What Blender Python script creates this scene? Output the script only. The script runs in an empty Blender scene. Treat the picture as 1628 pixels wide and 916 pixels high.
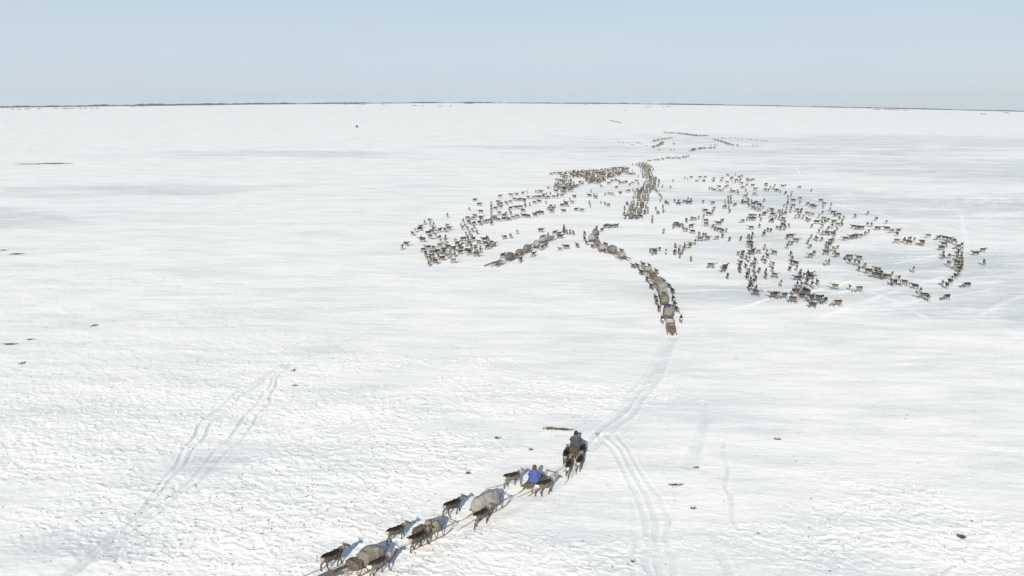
import bpy, bmesh, math, random
import numpy as np
from mathutils import Vector, Matrix

random.seed(7)
RNG = np.random.default_rng(7)
sc = bpy.context.scene
COL = sc.collection
PI = math.pi

# ------------------------------------------------------------------ camera
W0, H0 = 1628.0, 916.0                       # the photograph's frame, used to survey ground points
HFOV = math.radians(66.0)
FPX = W0 / 2 / math.tan(HFOV / 2)
CAM_H, PITCH, ROLL = 23.0, math.radians(12.73), 0.00276
cam_d = bpy.data.cameras.new("camera")
cam = bpy.data.objects.new("camera", cam_d)
COL.objects.link(cam)
cam_d.sensor_fit = 'HORIZONTAL'
cam_d.angle = HFOV
cam_d.clip_start, cam_d.clip_end = 0.5, 60000
CAM_M = Matrix.Rotation(PI / 2 - PITCH, 4, 'X') @ Matrix.Rotation(ROLL, 4, 'Z')
cam.matrix_world = Matrix.Translation((0, 0, CAM_H)) @ CAM_M
sc.camera = cam
CR = np.array(CAM_M.to_3x3())


def ray(px, py):
    d = CR @ np.array([(px - W0 / 2) / FPX, (H0 / 2 - py) / FPX, -1.0])
    return d / np.linalg.norm(d)


# ------------------------------------------------------------------ light
LDIR = ray(1018, 751)                        # the way the sunlight travels (towards the antisolar point)
sun_d = bpy.data.lights.new("sun", 'SUN')
sun_d.energy, sun_d.angle, sun_d.color = 4.9, math.radians(0.55), (1.0, 0.915, 0.77)
sun = bpy.data.objects.new("sun", sun_d)
COL.objects.link(sun)
sun.rotation_euler = Vector(LDIR).to_track_quat('-Z', 'Y').to_euler()
SUN_EL = math.asin(-LDIR[2])
SUN_AZ = math.atan2(-LDIR[0], -LDIR[1])

world = bpy.data.worlds.new("World")
sc.world = world
world.use_nodes = True
wn, wl = world.node_tree.nodes, world.node_tree.links
wn.clear()
wo = wn.new('ShaderNodeOutputWorld')
bg = wn.new('ShaderNodeBackground')
bg.inputs['Strength'].default_value = 0.105
sky = wn.new('ShaderNodeTexSky')
sky.sky_type = 'NISHITA'
sky.sun_disc = False
sky.sun_elevation, sky.sun_rotation = SUN_EL, SUN_AZ
sky.altitude, sky.air_density, sky.dust_density, sky.ozone_density = 30, 1.0, 1.2, 1.2
# thin high cloud: a veil that is denser to the left and near the horizon, in streaks
tc = wn.new('ShaderNodeTexCoord')
mp = wn.new('ShaderNodeMapping')
mp.inputs['Rotation'].default_value = (0.1, -0.16, 0.4)
mp.inputs['Scale'].default_value = (1.6, 2.2, 11.0)
nz = wn.new('ShaderNodeTexNoise')
nz.inputs['Scale'].default_value = 1.35
nz.inputs['Detail'].default_value = 6
nz.inputs['Roughness'].default_value = 0.55
cr = wn.new('ShaderNodeMapRange')
cr.inputs['From Min'].default_value, cr.inputs['From Max'].default_value = 0.36, 0.66
cr.inputs['To Min'].default_value, cr.inputs['To Max'].default_value = 0.80, 1.06
sp = wn.new('ShaderNodeSeparateXYZ')
el = wn.new('ShaderNodeMapRange')                     # the veil thins out towards the zenith
el.interpolation_type = 'SMOOTHSTEP'
el.inputs['From Min'].default_value, el.inputs['From Max'].default_value = 0.0, 0.55
el.inputs['To Min'].default_value, el.inputs['To Max'].default_value = 1.02, 0.22
lf = wn.new('ShaderNodeMapRange')                     # and is thicker to the left
lf.inputs['From Min'].default_value, lf.inputs['From Max'].default_value = -0.6, 0.35
lf.inputs['To Min'].default_value, lf.inputs['To Max'].default_value = 1.10, 1.0
m1 = wn.new('ShaderNodeMath'); m1.operation = 'MULTIPLY'
m2 = wn.new('ShaderNodeMath'); m2.operation = 'MULTIPLY'; m2.use_clamp = True
mx = wn.new('ShaderNodeMixRGB')
wl.new(tc.outputs['Generated'], mp.inputs['Vector'])
wl.new(tc.outputs['Generated'], sp.inputs['Vector'])
wl.new(sp.outputs['Z'], el.inputs['Value'])
wl.new(sp.outputs['X'], lf.inputs['Value'])
wl.new(mp.outputs['Vector'], nz.inputs['Vector'])
wl.new(nz.outputs['Fac'], cr.inputs['Value'])
wl.new(cr.outputs['Result'], m1.inputs[0])
wl.new(el.outputs['Result'], m1.inputs[1])
wl.new(m1.outputs[0], m2.inputs[0])
wl.new(lf.outputs['Result'], m2.inputs[1])
vg = wn.new('ShaderNodeValToRGB')                     # colour of the veil by elevation
for _p, _c in ((0.0, (.54, .625, .695, 1)), (0.07, (.515, .605, .680, 1)), (0.16, (.435, .550, .655, 1)), (0.5, (.26, .40, .58, 1))):
    _e = vg.color_ramp.elements[0] if _p == 0 else (vg.color_ramp.elements[1] if _p == 0.07 else vg.color_ramp.elements.new(_p))
    _e.position, _e.color = _p, _c
vs = wn.new('ShaderNodeMixRGB'); vs.blend_type = 'MULTIPLY'; vs.inputs['Fac'].default_value = 1
vs.inputs['Color2'].default_value = (9.6, 9.6, 9.6, 1)
wl.new(sp.outputs['Z'], vg.inputs['Fac'])
wl.new(vg.outputs['Color'], vs.inputs['Color1'])
wl.new(vs.outputs['Color'], mx.inputs['Color2'])
wl.new(m2.outputs[0], mx.inputs['Fac'])
wl.new(sky.outputs['Color'], mx.inputs['Color1'])
wl.new(mx.outputs['Color'], bg.inputs['Color'])
wl.new(bg.outputs['Background'], wo.inputs['Surface'])

sc.view_settings.view_transform = 'Standard'
sc.view_settings.look = 'None'
sc.view_settings.gamma = 1.0
sc.view_settings.exposure = 0.22
sc.render.engine = 'CYCLES'
sc.cycles.max_bounces = 5
sc.cycles.diffuse_bounces = 3


# ------------------------------------------------------------------ helpers
def hash2(ix, iy, seed):
    h = (ix.astype(np.int64) * 374761393 + iy.astype(np.int64) * 668265263 + seed * 1442695041) & 0xFFFFFFFF
    h = ((h ^ (h >> 13)) * 1274126177) & 0xFFFFFFFF
    h = h ^ (h >> 16)
    return (h & 0xFFFF) / 32767.5 - 1.0


def vn(x, y, seed=0):
    x = np.asarray(x, float); y = np.asarray(y, float)
    fx, fy = np.floor(x), np.floor(y)
    tx, ty = x - fx, y - fy
    tx = tx * tx * tx * (tx * (tx * 6 - 15) + 10)
    ty = ty * ty * ty * (ty * (ty * 6 - 15) + 10)
    a, b = hash2(fx, fy, seed), hash2(fx + 1, fy, seed)
    c, d = hash2(fx, fy + 1, seed), hash2(fx + 1, fy + 1, seed)
    return (a + (b - a) * tx) * (1 - ty) + (c + (d - c) * tx) * ty


def fbm(x, y, seed, octs=3):
    s, a, t = 0, 1.0, 0
    for i in range(octs):
        s = s + a * vn(x, y, seed + i * 17)
        t += a; a *= 0.5; x = x * 2.03 + 5.7; y = y * 2.03 - 3.1
    return s / t


def sstep(a, b, x):
    t = np.clip((x - a) / (b - a), 0, 1)
    return t * t * (3 - 2 * t)


# ------------------------------------------------------------------ terrain
R_RIDGE = 2800.0
PROF_X = [-900, -300, 0, 200, 400, 600, 720, 1000, 1200, 1400, 1628, 1950, 2600]
PROF_Y = [190, 178, 171.0, 168.5, 166, 164.3, 163.6, 165.2, 168, 172.3, 177.6, 183, 192]
_az, _am = [], []
for _x, _y in zip(PROF_X, PROF_Y):
    _d = ray(_x, _y)
    _az.append(math.atan2(_d[0], _d[1]))
    _am.append(CAM_H + _d[2] / math.hypot(_d[0], _d[1]) * R_RIDGE)


def base_h(x, y):
    r = np.hypot(x, y)
    az = np.arctan2(x, y)
    amp = np.interp(az, _az, _am)
    t = np.clip((r - 300) / (R_RIDGE - 300), 0, 1)
    s = t ** 1.7 * (1 - 0.55 * sstep(R_RIDGE, R_RIDGE + 1800, r))
    und = 0.22 * fbm(x / 46, y / 46, 3, 2) * sstep(10, 60, r) * (1 - 0.8 * sstep(150, 600, r))
    return amp * s + und + 0.5 * fbm(x / 260, y / 260, 9, 2) * sstep(250, 700, r)


def ground_xy(px, py, lift=0.0):
    d = ray(px, py)
    t0, t = 8.0, 8.0
    for i in range(4000):
        p = np.array([0, 0, CAM_H]) + d * t
        if p[2] < float(base_h(p[0], p[1])) + lift:
            lo, hi = t0, t
            for k in range(40):
                m = (lo + hi) / 2
                p = np.array([0, 0, CAM_H]) + d * m
                if p[2] < float(base_h(p[0], p[1])) + lift:
                    hi = m
                else:
                    lo = m
            return float(p[0]), float(p[1])
        t0 = t
        t *= 1.012
    return float(p[0]), float(p[1])


# many points at once
def ground_many(pts, lift):
    D = np.array([ray(a, b) for a, b in pts])
    tt = 10 * 1.0035 ** np.arange(1750)
    out = []
    for d in D:
        P = d[None, :] * tt[:, None]
        z = CAM_H + P[:, 2] - base_h(P[:, 0], P[:, 1]) - lift
        k = int(np.argmax(z < 0))
        if k == 0:
            out.append((float(d[0] * R_RIDGE * .965), float(d[1] * R_RIDGE * .965)))
            continue
        a, b = z[k - 1], z[k]
        t = tt[k - 1] + (tt[k] - tt[k - 1]) * a / (a - b)
        out.append((float(d[0] * t), float(d[1] * t)))
    return out


# tracks of sleds and hooves: polylines surveyed in the photograph, (points, width, depth, strength)
TRACKS = []


def track(pix, w, depth, k):
    TRACKS.append((np.array(ground_many(pix, 0)), w, depth, k))


for off in (0, 20):
    track([(1066 + off * .3, 536), (1050 + off * .5, 570), (1022 + off * .7, 615), (985 + off, 655), (942 + off, 695), (925 + off * .6, 715)], .5, .04, .85)
track([(1058, 545), (1040, 585), (1005, 630), (960, 680)], 1.0, .03, .6)
for dx in (-6, 10):
    track([(960 + dx, 690), (990 + dx, 735), (1018 + dx, 785), (1030 + dx, 835), (1036 + dx, 900), (1037 + dx, 950)], .34, .04, .7)
track([(985, 690), (1020, 745), (1050, 790), (1060, 840), (1068, 905), (1072, 950)], .3, .03, .55)
track([(1118, 640), (1122, 665), (1108, 700), (1092, 740)], .8, .03, .6)
track([(1148, 700), (1154, 745), (1158, 795), (1170, 840)], .28, .05, .7)
track([(1126, 845), (1148, 885), (1172, 930)], .5, .03, .5)
track([(1000, 700), (1003, 800), (1006, 892), (1004, 940)], .3, .03, .35)
for dx in (0, 16, 54, 74):
    k = dx / 74
    track([(452 + dx * .15, 578), (420 + dx * .3, 598 + 4 * k), (375 + dx * .75, 625 + 14 * k), (325 + dx, 668 + 8 * k), (300 + dx, 705 + 4 * k),
           (265 + dx * .75, 760), (235 + dx * .45, 800), (195 + dx * .3, 838), (150 + dx * .2, 872), (112 + dx * .2, 905), (60 + dx * .2, 950)], .27, .05, .95)
track([(470, 575), (520, 555), (600, 520), (700, 480)], .5, .02, .35)
for q in ([(1528, 340), (1534, 372), (1536, 400)], [(1300, 505), (1400, 470), (1500, 440)], [(1350, 450), (1420, 478), (1470, 505)],
          [(1560, 500), (1600, 480), (1628, 470)], [(585, 205), (596, 240), (592, 262)], [(1255, 235), (1262, 262), (1275, 282)]):
    track(q, .7, -.03, -.6)
_r = random.Random(5)
for _k in range(26):                                    # hoof trails that criss-cross the ice round the right herd
    x0_, y0_ = _r.uniform(1180, 1640), _r.uniform(300, 505)
    dx_, dy_ = _r.choice((-1, 1)) * _r.uniform(60, 190), _r.uniform(-24, 24)
    track([(x0_ - dx_, y0_ - dy_ + _r.uniform(-8, 8)), (x0_ - dx_ * .3, y0_ - dy_ * .2 + _r.uniform(-6, 6)), (x0_ + dx_ * .4, y0_ + dy_ * .4), (x0_ + dx_, y0_ + dy_ * 1.2)], _r.uniform(.35, .8), -.02, -_r.uniform(.5, .95))
track([(470, 905), (520, 880), (600, 850), (680, 800), (800, 755), (900, 700)], 2.6, .02, .28)
track([(590, 930), (660, 880), (760, 825), (860, 775), (905, 735)], 1.6, .05, .3)


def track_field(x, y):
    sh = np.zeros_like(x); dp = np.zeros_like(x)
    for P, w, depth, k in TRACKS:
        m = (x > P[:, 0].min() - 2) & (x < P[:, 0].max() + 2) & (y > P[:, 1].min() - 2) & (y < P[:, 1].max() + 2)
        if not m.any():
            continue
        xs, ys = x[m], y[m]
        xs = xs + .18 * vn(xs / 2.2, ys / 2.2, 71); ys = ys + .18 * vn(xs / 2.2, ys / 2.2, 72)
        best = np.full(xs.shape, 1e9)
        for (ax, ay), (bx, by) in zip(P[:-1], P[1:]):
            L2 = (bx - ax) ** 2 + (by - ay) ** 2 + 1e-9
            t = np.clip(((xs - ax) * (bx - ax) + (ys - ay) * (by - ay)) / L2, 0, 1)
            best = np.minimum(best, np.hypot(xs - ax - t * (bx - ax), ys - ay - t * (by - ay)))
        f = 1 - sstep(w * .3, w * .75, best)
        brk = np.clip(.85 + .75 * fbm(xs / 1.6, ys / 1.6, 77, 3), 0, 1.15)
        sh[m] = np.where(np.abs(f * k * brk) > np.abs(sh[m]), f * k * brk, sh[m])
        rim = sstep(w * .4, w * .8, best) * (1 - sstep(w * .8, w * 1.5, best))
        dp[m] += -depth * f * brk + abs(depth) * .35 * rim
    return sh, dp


# where the crust is broken up and where smooth bluish ice lies bare, as patches of the ground
ROUGH = [((150, 720), 16, 7), ((60, 690), 12, 6), ((330, 820), 13, 6), ((480, 840), 10, 7), ((120, 620), 24, 8), ((300, 560), 26, 9), ((180, 500), 30, 9),
         ((230, 440), 40, 12), ((600, 720), 13, 6), ((560, 640), 16, 7), ((760, 640), 14, 5), ((740, 900), 12, 5), ((1500, 860), 8, 6), ((1250, 880), 9, 4)]
ICE = [((1480, 225), 330, 170), ((1250, 240), 160, 90), ((1640, 270), 160, 90), ((1180, 380), 22, 10), ((1330, 470), 26, 9), ((1560, 460), 34, 18), ((1480, 410), 34, 16), ((1600, 330), 60, 40), ((1400, 330), 60, 30), ((1250, 310), 60, 24), ((1110, 315), 34, 20),
       ((1560, 500), 24, 8), ((200, 860), 9, 4), ((170, 770), 9, 3.5), ((60, 765), 16, 3), ((330, 740), 5, 3), ((260, 300), 60, 26), ((40, 350), 50, 20),
       ((470, 245), 100, 40), ((900, 235), 90, 40), ((960, 295), 30, 12)]
ROUGH_G = [(ground_xy(*c), a, b) for c, a, b in ROUGH]
ICE_G = [(ground_xy(*c), a, b) for c, a, b in ICE]


def blobs(x, y, G):
    s = np.zeros_like(x)
    for (cx, cy), a, b in G:
        s = np.maximum(s, np.exp(-((x - cx) / a) ** 2 - ((y - cy) / b) ** 2))
    return s


WX, WY = math.cos(math.radians(-24)), math.sin(math.radians(-24))    # wind direction that carved the crust


def rough_field(x, y):
    b = blobs(x, y, ROUGH_G)
    n = fbm(x / 11, y / 7, 31, 3)
    left = sstep(6, -14, x)
    r = sstep(.05, .5, b * .75 + n * .55 + left * .06 - .10)
    return np.clip(r, 0, 1)


def ice_field(x, y):
    b = blobs(x, y, ICE_G)
    n = fbm(x / 30, y / 13, 41, 4)
    return np.clip(sstep(.25, .95, b * .9 + n * .6) , 0, 1)


def detail_h(x, y):
    r = np.hypot(x, y)
    u, v = x * WX + y * WY, -x * WY + y * WX
    rough = rough_field(x, y)
    near = 1 - sstep(120, 210, r)
    mid = 1 - sstep(55, 100, r)
    u1 = u + .4 * vn(x / .9, y / .9, 55); v1 = v + .3 * vn(x / 1.0, y / 1.0, 56)
    plate = sstep(-.05, .14, fbm(u1 / .85, v1 / .5, 51, 2)) - .5
    crumb = sstep(.18, .42, vn(u1 / .42, v1 / .27, 52))
    fine = vn(u / .30, v / .2, 53)
    sastr = fbm(u / 7.5, v / 2.6, 57, 3)
    h = near * (.034 * sastr + rough * .013 * plate) + mid * (rough * .024 * crumb + (.004 + .010 * rough) * fine)
    return h, rough


def height(x, y):
    x = np.asarray(x, float).ravel(); y = np.asarray(y, float).ravel()
    h, rough = detail_h(x, y)
    sh, dp = track_field(x, y)
    return base_h(x, y) + h * (1 - .75 * np.clip(sh, 0, 1)) + dp * (1 - sstep(100, 160, np.hypot(x, y)))


def gz(x, y):
    return float(height([x], [y])[0])


# ------------------------------------------------------------------ materials
def mat(name, rough=.8, spec=.2):
    m = bpy.data.materials.new(name)
    m.use_nodes = True
    b = m.node_tree.nodes['Principled BSDF']
    b.inputs['Roughness'].default_value = rough
    b.inputs['Specular IOR Level'].default_value = spec
    return m, m.node_tree.nodes, m.node_tree.links, b


def noise_mat(name, c1, c2, scale=6.0, rough=.85, bump=.3, stretch=(1, 1, 1), bscale=None, spec=.2):
    m, n, l, b = mat(name, rough, spec)
    t = n.new('ShaderNodeTexCoord'); mp_ = n.new('ShaderNodeMapping'); z = n.new('ShaderNodeTexNoise')
    mp_.inputs['Scale'].default_value = stretch
    z.inputs['Scale'].default_value = scale; z.inputs['Detail'].default_value = 5; z.inputs['Roughness'].default_value = .6
    r = n.new('ShaderNodeValToRGB')
    r.color_ramp.elements[0].position, r.color_ramp.elements[1].position = .32, .68
    r.color_ramp.elements[0].color = (*c1, 1); r.color_ramp.elements[1].color = (*c2, 1)
    l.new(t.outputs['Object'], mp_.inputs['Vector']); l.new(mp_.outputs['Vector'], z.inputs['Vector'])
    l.new(z.outputs['Fac'], r.inputs['Fac']); l.new(r.outputs['Color'], b.inputs['Base Color'])
    if bump:
        z2 = n.new('ShaderNodeTexNoise'); z2.inputs['Scale'].default_value = bscale or scale * 2; z2.inputs['Detail'].default_value = 4
        bp = n.new('ShaderNodeBump'); bp.inputs['Strength'].default_value = bump; bp.inputs['Distance'].default_value = .05
        l.new(mp_.outputs['Vector'], z2.inputs['Vector']); l.new(z2.outputs['Fac'], bp.inputs['Height']); l.new(bp.outputs['Normal'], b.inputs['Normal'])
    return m


def snow_material():
    m, n, l, b = mat("snow", .75, .15)
    pos = n.new('ShaderNodeNewGeometry')

    def noise(scale, det, stretch=(1, 1, 1), rot=0.0, rgh=.55):
        mp_ = n.new('ShaderNodeMapping'); mp_.inputs['Scale'].default_value = stretch; mp_.inputs['Rotation'].default_value = (0, 0, rot)
        z = n.new('ShaderNodeTexNoise'); z.inputs['Scale'].default_value = scale; z.inputs['Detail'].default_value = det; z.inputs['Roughness'].default_value = rgh
        l.new(pos.outputs['Position'], mp_.inputs['Vector']); l.new(mp_.outputs['Vector'], z.inputs['Vector'])
        return z.outputs['Fac']

    def math_(op, a, c):
        k = n.new('ShaderNodeMath'); k.operation = op
        for i, v in enumerate((a, c)):
            if isinstance(v, (int, float)):
                k.inputs[i].default_value = v
            else:
                l.new(v, k.inputs[i])
        return k.outputs[0]

    def rng(v, a, c, d=0.0, e=1.0):
        k = n.new('ShaderNodeMapRange'); k.inputs['From Min'].default_value = a; k.inputs['From Max'].default_value = c
        k.inputs['To Min'].default_value = d; k.inputs['To Max'].default_value = e
        l.new(v, k.inputs['Value'])
        return k.outputs['Result']

    def mix(f, c1, c2):
        k = n.new('ShaderNodeMixRGB')
        l.new(f, k.inputs['Fac'])
        for nm, c in (('Color1', c1), ('Color2', c2)):
            if isinstance(c, tuple):
                k.inputs[nm].default_value = (*c, 1)
            else:
                l.new(c, k.inputs[nm])
        return k.outputs['Color']
    at_ice = n.new('ShaderNodeAttribute'); at_ice.attribute_name = 'ice'
    at_trk = n.new('ShaderNodeAttribute'); at_trk.attribute_name = 'trk'
    at_rgh = n.new('ShaderNodeAttribute'); at_rgh.attribute_name = 'rgh'
    big = noise(.035, 5, (1, 2.0, 1), .25)
    mid = noise(.22, 5, (.55, 1.5, 1), .42)
    fine = noise(1.5, 5, (.6, 1.6, 1), .42, .6)
    tiny = noise(7.0, 3, (.8, 1.4, 1), .42)
    streaks = noise(.62, 6, (.20, 1.5, 1), .10, .62)
    bands = noise(.105, 6, (.42, 1.4, 1), .10, .62)
    c = mix(rng(big, .36, .64), (.872, .862, .830), (.905, .893, .860))
    c = mix(rng(mid, .44, .66), c, (.79, .797, .775))
    c = mix(math_('MULTIPLY', rng(bands, .50, .36), .85), c, (.70, .72, .72))
    c = mix(math_('MULTIPLY', at_ice.outputs['Fac'], rng(bands, .66, .40, .42, 1.0)), c, (.51, .555, .575))
    c = mix(math_('MULTIPLY', rng(streaks, .50, .60), .60), c, (.93, .922, .895))
    c = mix(math_('MULTIPLY', rng(streaks, .47, .35), .55), c, (.69, .71, .71))
    c = mix(math_('MULTIPLY', rng(bands, .56, .64), .55), c, (.93, .922, .895))
    c = mix(math_('MULTIPLY', rng(fine, .55, .66), .40), c, (.93, .922, .895))
    c = mix(math_('MULTIPLY', rng(fine, .46, .30), .30), c, (.70, .715, .71))
    grain = math_('MULTIPLY', rng(tiny, .54, .68), rng(mid, .35, .62, .12, .55))
    c = mix(grain, c, (.63, .64, .615))
    c = mix(math_('MULTIPLY', rng(tiny, .46, .34), .30), c, (.945, .935, .905))
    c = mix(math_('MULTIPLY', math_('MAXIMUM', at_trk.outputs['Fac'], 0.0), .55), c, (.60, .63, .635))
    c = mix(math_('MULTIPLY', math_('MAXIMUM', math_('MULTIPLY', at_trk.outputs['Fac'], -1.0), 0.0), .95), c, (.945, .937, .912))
    # windblown dust and old grass in the crust: small brown grains of its own
    spk = noise(3.1, 2, (1, 1.3, 1), .2, .5)
    spm = math_('MULTIPLY', rng(spk, .70, .76), rng(big, .62, .45))
    c = mix(math_('MULTIPLY', spm, .45), c, (.36, .34, .30))
    l.new(c, b.inputs['Base Color'])
    hsum = math_('ADD', math_('MULTIPLY', fine, .9), math_('MULTIPLY', tiny, .25))
    hsum = math_('MULTIPLY', hsum, rng(at_ice.outputs['Fac'], 0, 1, 1.0, .35))
    bp = n.new('ShaderNodeBump'); bp.inputs['Strength'].default_value = .4; bp.inputs['Distance'].default_value = .10
    l.new(hsum, bp.inputs['Height']); l.new(bp.outputs['Normal'], b.inputs['Normal'])
    return m


SNOW = snow_material()


def mesh_np(name, V, F, smooth=True):
    me = bpy.data.meshes.new(name)
    V = np.asarray(V, np.float32); F = np.asarray(F, np.int32)
    k = F.shape[1]
    me.vertices.add(len(V)); me.vertices.foreach_set('co', V.ravel())
    me.loops.add(F.size); me.loops.foreach_set('vertex_index', F.ravel())
    me.polygons.add(len(F)); me.polygons.foreach_set('loop_start', np.arange(0, F.size, k, dtype=np.int32))
    me.polygons.foreach_set('loop_total', np.full(len(F), k, np.int32))
    me.polygons.foreach_set('use_smooth', np.full(len(F), smooth, bool))
    me.update(calc_edges=True)
    me.validate()
    return me


def put(name, me, m=None, parent=None, loc=None, rz=None, **props):
    o = bpy.data.objects.new(name, me)
    COL.objects.link(o)
    if m is not None and me is not None and not me.materials:
        me.materials.append(m)
    if parent is not None:
        o.parent = parent
    if loc is not None:
        o.location = loc
    if rz is not None:
        o.rotation_euler = (0, 0, rz)
    for k, v in props.items():
        o[k] = v
    return o


# ------------------------------------------------------------------ the snow plain, one sheet out to the horizon
def build_ground():
    da = math.radians(43)
    a_mid = np.linspace(-da, da, 1500)
    a_out = np.linspace(da, 2 * PI - da, 74)[1:-1]
    az = np.concatenate([a_mid, a_out])
    # rows: even steps in the picture's height near the camera, then geometric
    dep = np.linspace(math.radians(36), math.radians(6.2), 690)
    r1 = CAM_H / np.tan(dep)
    r2 = np.geomspace(r1[-1], 2600, 190)[1:]
    r3 = np.linspace(2600, 3400, 40)[1:]
    r4 = np.geomspace(3400, 4600, 8)[1:]
    r0 = np.array([2.0, 6, 11, 16, 20, 23])
    R = np.concatenate([r0, r1, r2, r3, r4])
    RR, AA = np.meshgrid(R, az, indexing='ij')
    X, Y = (RR * np.sin(AA)).ravel(), (RR * np.cos(AA)).ravel()
    Z = base_h(X, Y)
    nr = len(r0) + len(r1) + 40
    k = nr * len(az)
    h, rough = detail_h(X[:k], Y[:k])
    sh, dp = track_field(X[:k], Y[:k])
    Z[:k] += h * (1 - .75 * np.clip(sh, 0, 1)) + dp * (1 - sstep(100, 160, RR.ravel()[:k]))
    n_r, n_a = len(R), len(az)
    idx = np.arange(n_r * n_a).reshape(n_r, n_a)
    nxt = np.roll(idx, -1, axis=1)
    F = np.stack([idx[:-1], idx[1:], nxt[1:], nxt[:-1]], -1).reshape(-1, 4)
    F = F[:, ::-1]
    V = np.stack([X, Y, Z], -1)
    # close the middle under the camera
    V = np.vstack([V, [[0, 0, float(base_h(0.0, 0.0))]]])
    me = mesh_np("snow_plain", V, F)
    ice = np.zeros(len(V), np.float32); trk = ice.copy(); rg = ice.copy()
    ice[:-1] = ice_field(X, Y); trk[:k] = sh; rg[:k] = rough
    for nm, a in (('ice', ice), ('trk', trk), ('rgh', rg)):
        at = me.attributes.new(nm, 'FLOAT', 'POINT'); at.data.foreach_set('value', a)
    put("snow_plain", me, SNOW, kind='structure', label='wide wind carved snow plain')


build_ground()

# ------------------------------------------------------------------ the air between here and the horizon
HAZE = 1.0e-4
hz = bpy.data.meshes.new("haze")
hx, hz0, hz1 = 4700.0, -70.0, 95.0
hz.from_pydata([(x_, y_, z_) for z_ in (hz0, hz1) for x_, y_ in ((-hx, -hx), (hx, -hx), (hx, hx), (-hx, hx))], [],
               [(3, 2, 1, 0), (4, 5, 6, 7), (0, 1, 5, 4), (1, 2, 6, 5), (2, 3, 7, 6), (3, 0, 4, 7)])
hm = bpy.data.materials.new("haze"); hm.use_nodes = True
hn = hm.node_tree.nodes; hn.clear()
ho = hn.new('ShaderNodeOutputMaterial'); hv = hn.new('ShaderNodeVolumePrincipled')
hv.inputs['Color'].default_value = (.84, .92, 1, 1); hv.inputs['Density'].default_value = HAZE
hm.node_tree.links.new(hv.outputs['Volume'], ho.inputs['Volume'])
put("haze", hz, hm, kind='stuff', label='thin pale haze over the plain')


# ------------------------------------------------------------------ shape helpers
def tube(bm, pts, radii, n=8, up=(0, 0, 1), caps=True):
    """A closed swept tube; radii are numbers or (side, up) pairs."""
    P = [Vector(p) for p in pts]
    rings = []
    for i, p in enumerate(P):
        d = (P[min(i + 1, len(P) - 1)] - P[max(i - 1, 0)]).normalized()
        u = Vector(up)
        s = d.cross(u)
        if s.length < 1e-3:
            s = d.cross(Vector((1, 0, 0)))
        s.normalize()
        u = s.cross(d).normalized()
        r = radii[i] if not isinstance(radii, (int, float)) else radii
        ra, rb = (r, r) if isinstance(r, (int, float)) else r
        rings.append([bm.verts.new(p + s * (math.cos(2 * PI * k / n) * ra) + u * (math.sin(2 * PI * k / n) * rb)) for k in range(n)])
    for a, b in zip(rings[:-1], rings[1:]):
        for k in range(n):
            bm.faces.new((a[k], a[(k + 1) % n], b[(k + 1) % n], b[k]))
    if caps:
        for ring, q, s in ((rings[0], P[0], P[0] - P[1]), (rings[-1], P[-1], P[-1] - P[-2])):
            r = sum((v.co - q).length for v in ring) / n
            c = bm.verts.new(q + s.normalized() * r * .45)
            for k in range(n):
                bm.faces.new((ring[k], ring[(k + 1) % n], c))
    return rings


def box(bm, c, s, rot=None):
    vs = []
    for dx in (-.5, .5):
        for dy in (-.5, .5):
            for dz in (-.5, .5):
                v = Vector((dx * s[0], dy * s[1], dz * s[2]))
                if rot:
                    v = rot @ v
                vs.append(bm.verts.new(Vector(c) + v))
    for f in ((0, 1, 3, 2), (4, 6, 7, 5), (0, 4, 5, 1), (2, 3, 7, 6), (0, 2, 6, 4), (1, 5, 7, 3)):
        bm.faces.new([vs[i] for i in f])


def to_mesh(bm, name, smooth=True):
    bmesh.ops.recalc_face_normals(bm, faces=bm.faces[:])
    me = bpy.data.meshes.new(name)
    bm.to_mesh(me); bm.free()
    for p in me.polygons:
        p.use_smooth = smooth
    return me


def fuse(bm, name, voxel, smooth_n=3):
    """Joins overlapping closed shapes into ONE continuous skin."""
    me = to_mesh(bm, name + "_raw")
    o = bpy.data.objects.new("temporary", me)
    COL.objects.link(o)
    r = o.modifiers.new("r", 'REMESH'); r.mode = 'VOXEL'; r.voxel_size = voxel
    if smooth_n:
        s = o.modifiers.new("s", 'SMOOTH'); s.iterations = smooth_n; s.factor = .5
    dg = bpy.context.evaluated_depsgraph_get(); dg.update()
    out = bpy.data.meshes.new_from_object(o.evaluated_get(dg))
    out.name = name
    bpy.data.objects.remove(o); bpy.data.meshes.remove(me)
    for p in out.polygons:
        p.use_smooth = True
    return out


def vcol(me, cols):
    at = me.attributes.new('Col', 'FLOAT_COLOR', 'POINT')
    c = np.ones((len(me.vertices), 4), np.float32); c[:, :3] = cols
    at.data.foreach_set('color', c.ravel())


def verts_np(me):
    a = np.empty(len(me.vertices) * 3, np.float32); me.vertices.foreach_get('co', a)
    return a.reshape(-1, 3)


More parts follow.
